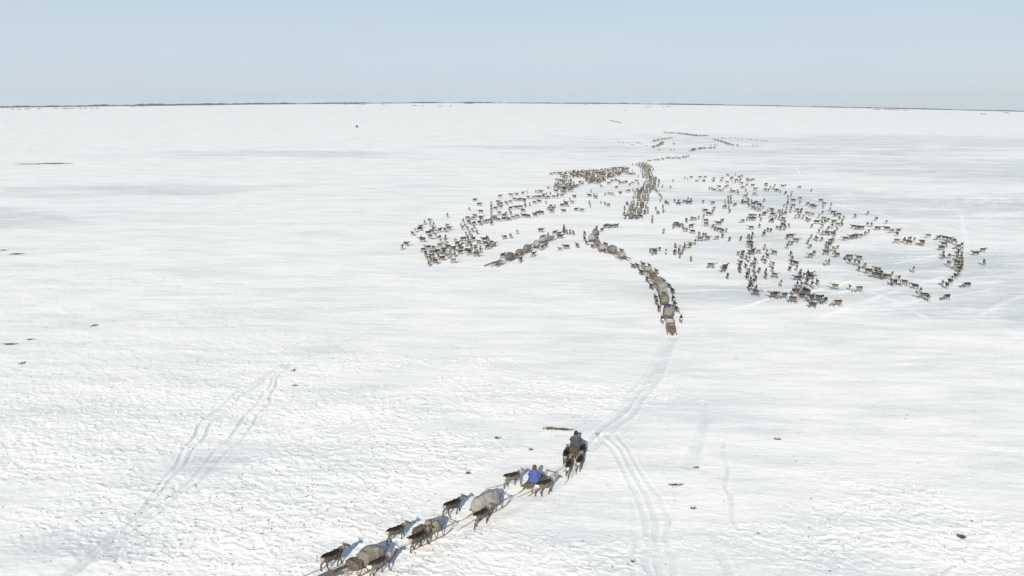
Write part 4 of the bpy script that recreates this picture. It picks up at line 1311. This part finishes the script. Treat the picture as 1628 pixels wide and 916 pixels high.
COATS = ['brown', 'brown', 'grey', 'grey', 'dark', 'grey', 'brown', 'pale']
for i, qs in sorted(by_place.items()):
    d = PLACES[i][4] if i >= 0 else ('the left herd' if i == -1 else 'the right herd')
    solo = d.startswith('!')
    xs = [q[0] for q in qs]; ys = [q[1] for q in qs]
    wide = (max(xs) - min(xs)) >= .8 * (max(ys) - min(ys))
    qs.sort(key=(lambda q: q[0]) if wide else (lambda q: q[1]))
    xy = ground_many([(q[0], q[1]) for q in qs], .62)
    n = len(qs)
    for j, (q, (x, y)) in enumerate(zip(qs, xy)):
        view = {'s': 'side on', 'q': 'pale and side on', 'v': 'end on', 'p': 'pale and end on', 'd': 'at a slant', 'L': 'side on', 'R': 'side on'}[q[2]]
        coat = 'pale' if q[2] in 'pq' or (solo and 'pale' in d) else random.choice(COATS)
        if solo and n == 1:
            lab = d[1:]
            coat = 'dark' if 'dark' in lab else coat
        elif n == 1:
            lab = 'reindeer in ' + d.lstrip('!')
        elif n <= 12:
            side = 'from the left' if wide else 'from the top'
            lab = f"reindeer {view}, {ORD[j]} {side} in {d.lstrip('!')}"
            if n == 2:
                lab = f"reindeer {view}, {'left' if wide else 'upper'} one of {d}" if j == 0 else f"reindeer {view}, {'right' if wide else 'lower'} one of {d}"
        else:
            lab = f"reindeer {view} in {d}"
        if len(lab.split()) > 16:
            lab = lab.replace('reindeer ' + view + ', ', '', 1)
        pose = random.choice((0, 1, 2, 2, 4, 3, 5)) if q[2] in 'sqLR' else random.choice((0, 1, 2, 4))
        if q[2] in 'LR':
            pose = 3 if i != 1 else 2
        o = deer_at(x, y, heading_for(q), pose, HERD, coat, lab, 'loose herd of reindeer, ' + (d.lstrip('!') if not solo else 'loners'))


# ------------------------------------------------------------------ the rest of the herd, far off: one mass
def fill_poly(poly, sx, sy, jit=.45):
    px_ = [p[0] for p in poly]; py_ = [p[1] for p in poly]
    out = []
    yy = min(py_)
    row = 0
    while yy < max(py_):
        xx = min(px_) + (row % 2) * sx / 2
        while xx < max(px_):
            qx, qy = xx + random.uniform(-jit, jit) * sx, yy + random.uniform(-jit, jit) * sy
            inside = False
            j = len(poly) - 1
            for i in range(len(poly)):
                if (py_[i] > qy) != (py_[j] > qy) and qx < (px_[j] - px_[i]) * (qy - py_[i]) / (py_[j] - py_[i]) + px_[i]:
                    inside = not inside
                j = i
            if inside:
                out.append((qx, qy, random.choice('svd')))
            xx += sx
        yy += sy
        row += 1
    return out


far_pts = list(rest)
far_pts += fill_poly([(905, 273), (915, 271.5), (960, 268), (1000, 264), (1000, 270), (988, 277), (965, 283), (952, 291), (935, 290), (926, 281)], 3.3, 2.3)
far_pts += fill_poly([(878, 297), (886, 282), (906, 284), (918, 291), (930, 283), (930, 293), (914, 298), (906, 305), (890, 300)], 4.2, 3.0)
far_pts += fill_poly([(884, 276), (915, 270), (926, 280), (906, 284), (893, 281)], 4.2, 2.8)
far_pts += fill_poly([(958, 285), (1000, 283), (998, 293), (962, 292)], 8, 4.5)
far_pts += fill_poly([(988, 272), (1016, 268), (1016, 280), (992, 281)], 8, 4.5)
far_pts += [(876, 276, 's'), (881, 275, 's'), (887, 275, 's'), (891, 279, 'v')]

acc_v, acc_f, acc_c = [], [], []
_off = 0
TPL = []
for me in FAR:
    me.calc_loop_triangles()
    tri = np.empty(len(me.loop_triangles) * 3, np.int32); me.loop_triangles.foreach_get('vertices', tri)
    col = np.empty(len(me.vertices) * 4, np.float32); me.attributes['Col'].data.foreach_get('color', col)
    TPL.append((verts_np(me).copy(), tri.reshape(-1, 3), col.reshape(-1, 4)[:, :3].copy()))


def far_deer(x, y, z, head, pose, tn):
    global _off
    V, F, C = TPL[pose]
    a = math.radians(head); s = random.uniform(.82, .95)
    R_ = np.array([[math.cos(a), -math.sin(a), 0], [math.sin(a), math.cos(a), 0], [0, 0, 1]]) * s
    acc_v.append(V @ R_.T + np.array([x, y, z])); acc_f.append(F + _off); acc_c.append(C * np.array(tn[:3]) * .86); _off += len(V)


xy = ground_many([(q[0], q[1]) for q in far_pts], .62)
zz = height([p[0] for p in xy], [p[1] for p in xy])
for q, (x, y), z in zip(far_pts, xy, zz):
    far_deer(x, y, float(z) - .02, heading_for(q), random.choice((0, 1, 2, 2, 3)), tint('pale' if q[2] in 'pq' else random.choice(COATS)))

# ------------------------------------------------------------------ sled trains farther off
PLAINSLED = {}
for colr in ('grey', 'olive', 'cream', 'brown', 'taupe'):
    bm = bmesh.new()
    for s in (1, -1):
        tube(bm, [(-1.5, s * .4, .04), (.9, s * .4, .04), (1.4, s * .39, .15), (1.8, s * .37, .5), (1.9, s * .37, .66)], .035, 6)
        for x in (-1, -.2, .6):
            tube(bm, [(x, s * .4, .05), (x, s * .28, .52)], .035, 6)
    box(bm, (-.1, 0, .53), (2.8, .7, .08))
    nf = len(bm.faces)
    tmp = lump("tmp", 2.1, 1.0, .62, len(colr) * 3, .55, 3.2, .10, 20, 7)
    bm.from_mesh(tmp)
    bm.faces.ensure_lookup_table()
    for f in bm.faces[nf:]:
        f.material_index = 1
    bmesh.ops.recalc_face_normals(bm, faces=bm.faces[:])
    me = bpy.data.meshes.new("loaded_sled"); bm.to_mesh(me); bm.free(); bpy.data.meshes.remove(tmp)
    for p in me.polygons:
        p.use_smooth = True
    me.materials.append(WOOD); me.materials.append(TARP[colr])
    PLAINSLED[colr] = me


def far_train(pix, gap, label, group, lat=0.0, deer=2, wob=.5):
    P = np.array(ground_many(pix, .5))
    seg = np.hypot(*(P[1:] - P[:-1]).T)
    tot = seg.sum(); cum = np.concatenate([[0], np.cumsum(seg)])
    s = gap * .5
    k = 0
    while s < tot:
        i = min(int(np.searchsorted(cum, s) - 1), len(seg) - 1)
        t = (s - cum[i]) / seg[i]
        p = P[i] + (P[i + 1] - P[i]) * t
        d = (P[i + 1] - P[i]) / seg[i]
        nrm = np.array([-d[1], d[0]])
        hd = math.degrees(math.atan2(d[1], d[0]))
        c = p + nrm * (random.uniform(-wob, wob) + lat * (1 if k % 2 else -1))
        colr = random.choice(('grey', 'olive', 'cream', 'brown', 'taupe', 'taupe'))
        lab = label if not k else label
        put("loaded_sled", PLAINSLED[colr], None, None, (float(c[0]), float(c[1]), gz(*c) - .01), math.radians(hd + random.uniform(-6, 6)), label=lab, category='sled', group=group)
        for j in range(deer):
            q = c + nrm * (1.0 if j % 2 else -1.0) * random.uniform(.9, 1.5) + d * random.uniform(-1.6, .6)
            far_deer(float(q[0]), float(q[1]), gz(*q) - .02, hd + random.uniform(-15, 15), random.choice((0, 1, 2)), tint(random.choice(COATS)))
        s += gap * random.uniform(.85, 1.2)
        k += 1


far_train([(994, 346), (1003, 340), (1010, 333), (1014, 326), (1016, 318)], 4.6, 'loaded sled in the dense foot of the long train between the two herds', 'sleds at the foot of the long train', .9, 4)
far_train([(1016, 318), (1019, 310), (1026, 302), (1032, 297), (1036, 290), (1037, 285)], 4.8, 'loaded sled in the middle bends of the long train between the two herds', 'sleds in the bends of the long train', .8, 4)
far_train([(1036, 284), (1030, 281), (1028, 276), (1030, 271), (1026, 265), (1018, 259)], 5.0, 'loaded sled in the far end of the long train, above the left herd', 'sleds at the far end of the long train', .8, 4)
far_train([(1056, 211), (1070, 211.6), (1085, 212.4), (1095, 214), (1110, 216), (1120, 215.5)], 5.0, 'tiny loaded sled in the longest far line of sleds near the horizon', 'sleds in the longest far line', .6, 4)
far_train([(1038, 225), (1045, 222.5), (1057, 221), (1071, 219)], 8, 'tiny loaded sled in the upper short far line left of the longest line', 'sleds in the upper short far line', .3, 2)
far_train([(1036, 234), (1043, 232.5), (1050, 230), (1054, 226)], 6, 'tiny loaded sled in the hooked far line below the upper short one', 'sleds in the hooked far line', .3, 2)
far_train([(1099, 240), (1105, 237), (1115, 236), (1127, 235.5), (1139, 234)], 6, 'tiny loaded sled in the far line between the long train and the longest line', 'sleds in the far link line', .3, 2)
far_train([(1136, 222), (1142, 223.5), (1148, 225), (1153, 227), (1165, 231)], 6, 'tiny loaded sled in the slanting far line under the longest line', 'sleds in the slanting far line', .5, 2)
far_train([(970, 191.6), (976.5, 193)], 7, 'tiny loaded sled in the farthest line, upper piece', 'sleds in the farthest line, upper piece', .2, 3)
far_train([(978.5, 193.4), (984, 194.6), (990, 195.2)], 7, 'tiny loaded sled in the farthest line, lower piece', 'sleds in the farthest line, lower piece', .2, 3)
far_train([(978.5, 181), (982.5, 181.2)], 8, 'tiny loaded sled alone beyond the farthest line', 'sleds beyond the farthest line', .2, 3)
far_train([(1122, 215.5), (1129, 216.6)], 9, 'tiny loaded sled at the right end of the longest far line', 'sleds at the right end of the longest far line', .2, 2)

me = mesh_np("reindeer_herd_far", np.vstack(acc_v), np.vstack(acc_f))
vcol(me, np.vstack(acc_c))
put("reindeer_herd", me, FUR, kind='stuff', label='far part of the herd and its trains, brown and grey reindeer', category='herd')

# ------------------------------------------------------------------ tent far out on the plain
bm = bmesh.new()
tube(bm, [(0, 0, -.1), (0, 0, 1.5), (0, 0, 3.0)], [1.75, .95, .14], 14, up=(1, 0, 0))
tent_cover = to_mesh(bm, "cover")
x, y = ground_xy(567.6, 202.6, 0)
tent = put("tent", None, None, None, (x, y, gz(x, y)), 0.3, label='small dark conical tent alone far out on the snow', category='tent')
put("cover", tent_cover, TARP['charcoal'], tent)
bm = bmesh.new()
for k in range(7):
    a = k * .9
    tube(bm, [(-.25 * math.cos(a), -.25 * math.sin(a), 2.7), (.2 * math.cos(a), .2 * math.sin(a), 3.6)], .035, 5)
put("poles", to_mesh(bm, "poles"), DARKWOOD, tent)

# ------------------------------------------------------------------ bare turf that shows through the snow
TURF = noise_mat("bare_turf", (.04, .034, .027), (.14, .12, .09), 9, bump=.9)


def turf(px, py, wpx, dpx, hgt, label, blades=30, ang_=0.0):
    x, y = ground_xy(px, py, 0)
    r = math.hypot(x, y)
    w = wpx / FPX * math.hypot(r, CAM_H) / 2
    hgt *= .7; dpx *= .75
    x2, y2 = ground_xy(px, py - dpx, 0)
    d = max(math.hypot(x2 - x, y2 - y) / 2, w * .16)
    V, F = [], []
    sd = int(px * 7 + py)
    for k in range(int(10 + wpx * 1.6)):                            # broken clods and moss, thinning out to the edge
        a, q = random.uniform(0, 2 * PI), random.random() ** .75 * 1.05
        cx_, cy_ = math.cos(a) * w * q, math.sin(a) * d * q
        rr = w * random.uniform(.07, .22) * (1.15 - .7 * q)
        n0, m_ = len(V), 9
        lift = float(vn(cx_ * 2, cy_ * 2, sd)) * .02
        V.append((cx_, cy_, hgt * (1 - .6 * q) * random.uniform(.5, 1) + lift))
        for j in (1, 2):
            for i in range(m_):
                b_ = 2 * PI * i / m_
                kk = rr * j / 2 * random.uniform(.6, 1.35)
                V.append((cx_ + math.cos(b_) * kk * 1.25, cy_ + math.sin(b_) * min(kk, d * 1.2), (hgt * (.55 - .35 * q) * random.uniform(.5, 1.1) if j == 1 else -.06)))
        for i in range(m_):
            F.append((n0, n0 + 1 + i, n0 + 1 + (i + 1) % m_))
            F.append((n0 + 1 + i, n0 + 1 + m_ + i, n0 + 1 + m_ + (i + 1) % m_, n0 + 1 + (i + 1) % m_))
    for k in range(blades):
        a, q = random.uniform(0, 2 * PI), random.random() ** .5 * 1.1
        bx, by = math.cos(a) * w * q, math.sin(a) * d * q
        hh = random.uniform(.05, .16); lean = random.uniform(-.1, .1)
        n0 = len(V)
        V += [(bx - .012, by, 0), (bx + .012, by, 0), (bx, by + .012, 0), (bx + lean, by + random.uniform(-.08, .08), hgt * .4 + hh)]
        F += [(n0, n0 + 1, n0 + 3), (n0 + 1, n0 + 2, n0 + 3), (n0 + 2, n0, n0 + 3)]
    me = bpy.data.meshes.new("turf_patch"); me.from_pydata(V, [], F)
    for p in me.polygons:
        p.use_smooth = True
    # lift with the snow around it
    put("turf_patch", me, TURF, None, (x, y, gz(x, y) - .0), ang_, label=label, category='turf', group='patches of bare turf in the snow')


turf(874, 682, 20, 6, .26, 'dark knobbly turf patch left of the hooded driver')
turf(894, 683.3, 34, 4, .2, 'thin dark strip of turf reaching towards the hooded driver', ang_=-.12)
turf(920, 690, 11, 2.5, .08, 'small dark turf strip just right of the hooded driver')
turf(951, 690, 8, 2.5, .08, 'small dark turf speck at the start of the sled track, right of the driver')
turf(791, 697, 10, 3, .10, 'small turf patch well left of the hooded driver')
turf(845, 715, 7, 3, .08, 'tiny turf patch above the rider in blue')
turf(1074, 771, 22, 3.5, .12, 'flat dark turf patch in the snow right of the front train')
turf(1103, 808.5, 9, 3, .10, 'small turf patch below and right of the flat dark one')
turf(1528, 854, 13, 6, .22, 'black tuft of turf in the lower right corner area', 45)
turf(27, 404, 22, 3, .25, 'thick dark turf bar at the left edge of the plain')
turf(5, 398, 14, 2, .2, 'thin turf bar cut by the left edge above the thick one')
turf(88, 260, 48, 2, .4, 'long thin dark turf line far out on the left')
turf(45, 261, 40, 1.2, .3, 'faint left tail of the long thin turf line')
turf(15, 547, 24, 3, .14, 'dark turf streak at the left edge, lower left')
turf(48, 540, 10, 3, .14, 'turf knob right of the lower left streak')
turf(1237, 699, 10, 2.5, .08, 'small turf dash in the open snow right of centre')
turf(1107, 744, 8, 2, .06, 'tiny turf dash above the flat dark turf patch')
turf(467, 590, 6, 5, .16, 'round dark turf knob beside the head of the old sled track')
turf(470, 613, 12, 3, .10, 'turf dash below the round knob beside the old sled track')
turf(35, 578, 9, 5, .18, 'turf knob by the left edge above the broken crust')
turf(1006, 893, 8, 3, .08, 'turf speck between the lower sled tracks')
turf(150, 518, 9, 6, .3, 'bluish grey snow lump in the crusted snow on the left')  # a lump of snow, only built with the turf shape and colour
turf(744, 753, 8, 4, .12, 'turf tuft between the dark tailed reindeer and the grey patched reindeer')

# twigs and old grass that prick through the crust
def scatter_points(n, rmin, rmax, az0, az1, dens):
    r = np.sqrt(RNG.uniform(rmin ** .8, rmax ** .8, n) ** (2 / .8) if False else RNG.uniform(0, 1, n))
    r = rmin * (rmax / rmin) ** RNG.uniform(0, 1, n)
    a = RNG.uniform(az0, az1, n)
    x, y = r * np.sin(a), r * np.cos(a)
    keep = RNG.uniform(0, 1, n) < dens(x, y)
    return x[keep], y[keep]


x, y = scatter_points(26000, 33, 200, math.radians(-42), math.radians(42),
                      lambda x, y: np.clip(.03 + .9 * rough_field(x, y) ** 1.2 * (.35 + .65 * sstep(10, -14, x)) + .10 * sstep(25, 45, np.hypot(x, y)) * sstep(0, .4, fbm(x / 5, y / 3, 90, 2)), 0, 1) * .33)
z = height(x, y)
V, F = [], []
for xi, yi, zi in zip(x, y, z):
    for b in range(random.randint(2, 4)):
        h = random.uniform(.02, .09); a = random.uniform(0, 2 * PI); ln = random.uniform(.02, .09); w = random.uniform(.01, .03)
        ox, oy = random.uniform(-.06, .06), random.uniform(-.06, .06)
        n0 = len(V)
        V += [(xi + ox - w, yi + oy, zi - .01), (xi + ox + w, yi + oy, zi - .01), (xi + ox, yi + oy + w, zi - .01), (xi + ox + math.cos(a) * ln, yi + oy + math.sin(a) * ln, zi + h)]
        F += [(n0, n0 + 1, n0 + 3), (n0 + 1, n0 + 2, n0 + 3), (n0 + 2, n0, n0 + 3)]
TW = noise_mat("dry_twigs", (.05, .04, .03), (.16, .13, .09), 20, bump=0)
put("tundra_twigs", mesh_np("tundra_twigs", V, F, False), TW, kind='stuff', label='dry twigs and grass tips pricking through the snow crust')

# crumbs of broken crust
x, y = scatter_points(24000, 33, 72, math.radians(-42), math.radians(42), lambda x, y: np.clip(rough_field(x, y) ** 1.5 * .5, 0, 1))
sz = np.clip(RNG.lognormal(-3.15, .42, len(x)), .02, .14)
z = height(x, y)
bm = bmesh.new(); bmesh.ops.create_icosphere(bm, subdivisions=1, radius=1)
bm.verts.ensure_lookup_table(); IV = np.array([v.co[:] for v in bm.verts]); IF = np.array([[v.index for v in f.verts] for f in bm.faces]); bm.free()
n = len(x)
J = RNG.uniform(.6, 1.25, (n, len(IV), 1))
A = RNG.normal(math.atan2(WY, WX), .5, n)
sc3 = np.stack([sz * 1.4, sz * .85, sz * .34], -1)
VV = IV[None] * J * sc3[:, None, :]
ca, sa = np.cos(A)[:, None], np.sin(A)[:, None]
VX = VV[..., 0] * ca - VV[..., 1] * sa + x[:, None]; VY = VV[..., 0] * sa + VV[..., 1] * ca + y[:, None]; VZ = VV[..., 2] + z[:, None] + sz[:, None] * .15
VV = np.stack([VX, VY, VZ], -1).reshape(-1, 3)
FF = (IF[None] + (np.arange(n) * len(IV))[:, None, None]).reshape(-1, 3)
put("snow_crumbs", mesh_np("snow_crumbs", VV, FF, False), SNOW, kind='stuff', label='crumbs of broken snow crust')

# ------------------------------------------------------------------ dark scrub along the horizon
SCRUB = noise_mat("far_scrub", (.035, .034, .034), (.085, .08, .075), .05, bump=0)
xs = np.arange(-420, 2080, 2.5)
thick = np.interp(xs, [-420, 0, 60, 160, 330, 520, 720, 900, 1000, 1200, 1400, 1628, 2080], [3.2, 2.6, 1.4, 2.8, 2.2, 1.7, 1.6, 1.6, 1.6, 1.1, 1.2, 1.0, 1.0])
thick = thick * np.clip(.95 + .75 * fbm(xs / 40, xs * 0 + 3, 61, 3) + .3 * vn(xs / 4, xs * 0, 62), .12, 2)
V, F = [], []
for i, (px_, th) in enumerate(zip(xs, thick)):
    d = ray(px_, 170); a = math.atan2(d[0], d[1])
    H_ = th * .8 * 2790 / FPX
    for r, hh in ((2755, -3), (2775, H_ * .75), (2795, H_), (2820, H_ * .85), (2850, -4)):
        jx = a + (0.0005 * float(vn(px_ / 3, r, 5)))
        X_, Y_ = math.sin(jx) * r, math.cos(jx) * r
        V.append((X_, Y_, float(base_h(X_, Y_)) + hh))
    if i:
        for k in range(4):
            F.append(((i - 1) * 5 + k, i * 5 + k, i * 5 + k + 1, (i - 1) * 5 + k + 1))
put("far_scrub", mesh_np("far_scrub", V, F), SCRUB, kind='stuff', label='dark low scrub in a line along the horizon')

V, F = [], []
bm = bmesh.new(); bmesh.ops.create_icosphere(bm, subdivisions=2, radius=1)
bm.verts.ensure_lookup_table(); IV2 = np.array([v.co[:] for v in bm.verts]); IF2 = np.array([[v.index for v in f.verts] for f in bm.faces]); bm.free()
PATCH = [(20, 174, 6), (30, 174, 5), (44, 173.7, 9), (63, 173.3, 6), (88, 172.9, 6), (102, 172.9, 9), (112, 173, 12), (132, 172.4, 14), (146, 172.3, 5), (153, 172.3, 4), (210, 170, 6), (226, 169.6, 5),
         (272, 168, 10), (284, 167.8, 6), (335, 166.8, 14), (350, 166.6, 8), (548, 166, 8), (562, 165.6, 16), (576, 166, 10), (610, 166.4, 4), (660, 168.4, 9), (672, 168.6, 6), (700, 169.6, 6), (716, 169.6, 4),
         (745, 164.9, 14), (930, 167, 5), (948, 166.6, 6), (1031, 170.4, 9), (1054, 170.6, 5), (1062, 170, 6), (1128, 170.5, 5), (1394, 174.4, 12), (1410, 174.6, 12), (1424, 175, 16), (1440, 175.6, 8), (1564, 181.5, 9), (1600, 180, 7), (825, 178.6, 2), (995, 175.5, 3)]
for px_, py_, wp in PATCH:
    for k in range(max(2, int(wp * 1.3))):
        q = ground_many([(px_ + random.uniform(-.5, .5) * wp, py_ + random.uniform(-.25, .25))], 0)[0]
        r = math.hypot(*q)
        s = r / FPX * random.uniform(.35, .8)
        zc = float(base_h(*q))
        n0 = len(V)
        jj = RNG.uniform(.75, 1.2, (len(IV2), 1))
        V += [tuple(p) for p in IV2 * jj * np.array([s * 1.5, s * 1.5, s * .75]) + np.array([q[0], q[1], zc + s * .2])]
        F += [tuple(f + n0) for f in IF2]
put("scrub_patches", mesh_np("scrub_patches", V, F, False), SCRUB, kind='stuff', label='broken dark scrub patches just below the horizon')
print("reindeer singles", N_DEER, "far", len(acc_v), "objects", len(sc.objects))
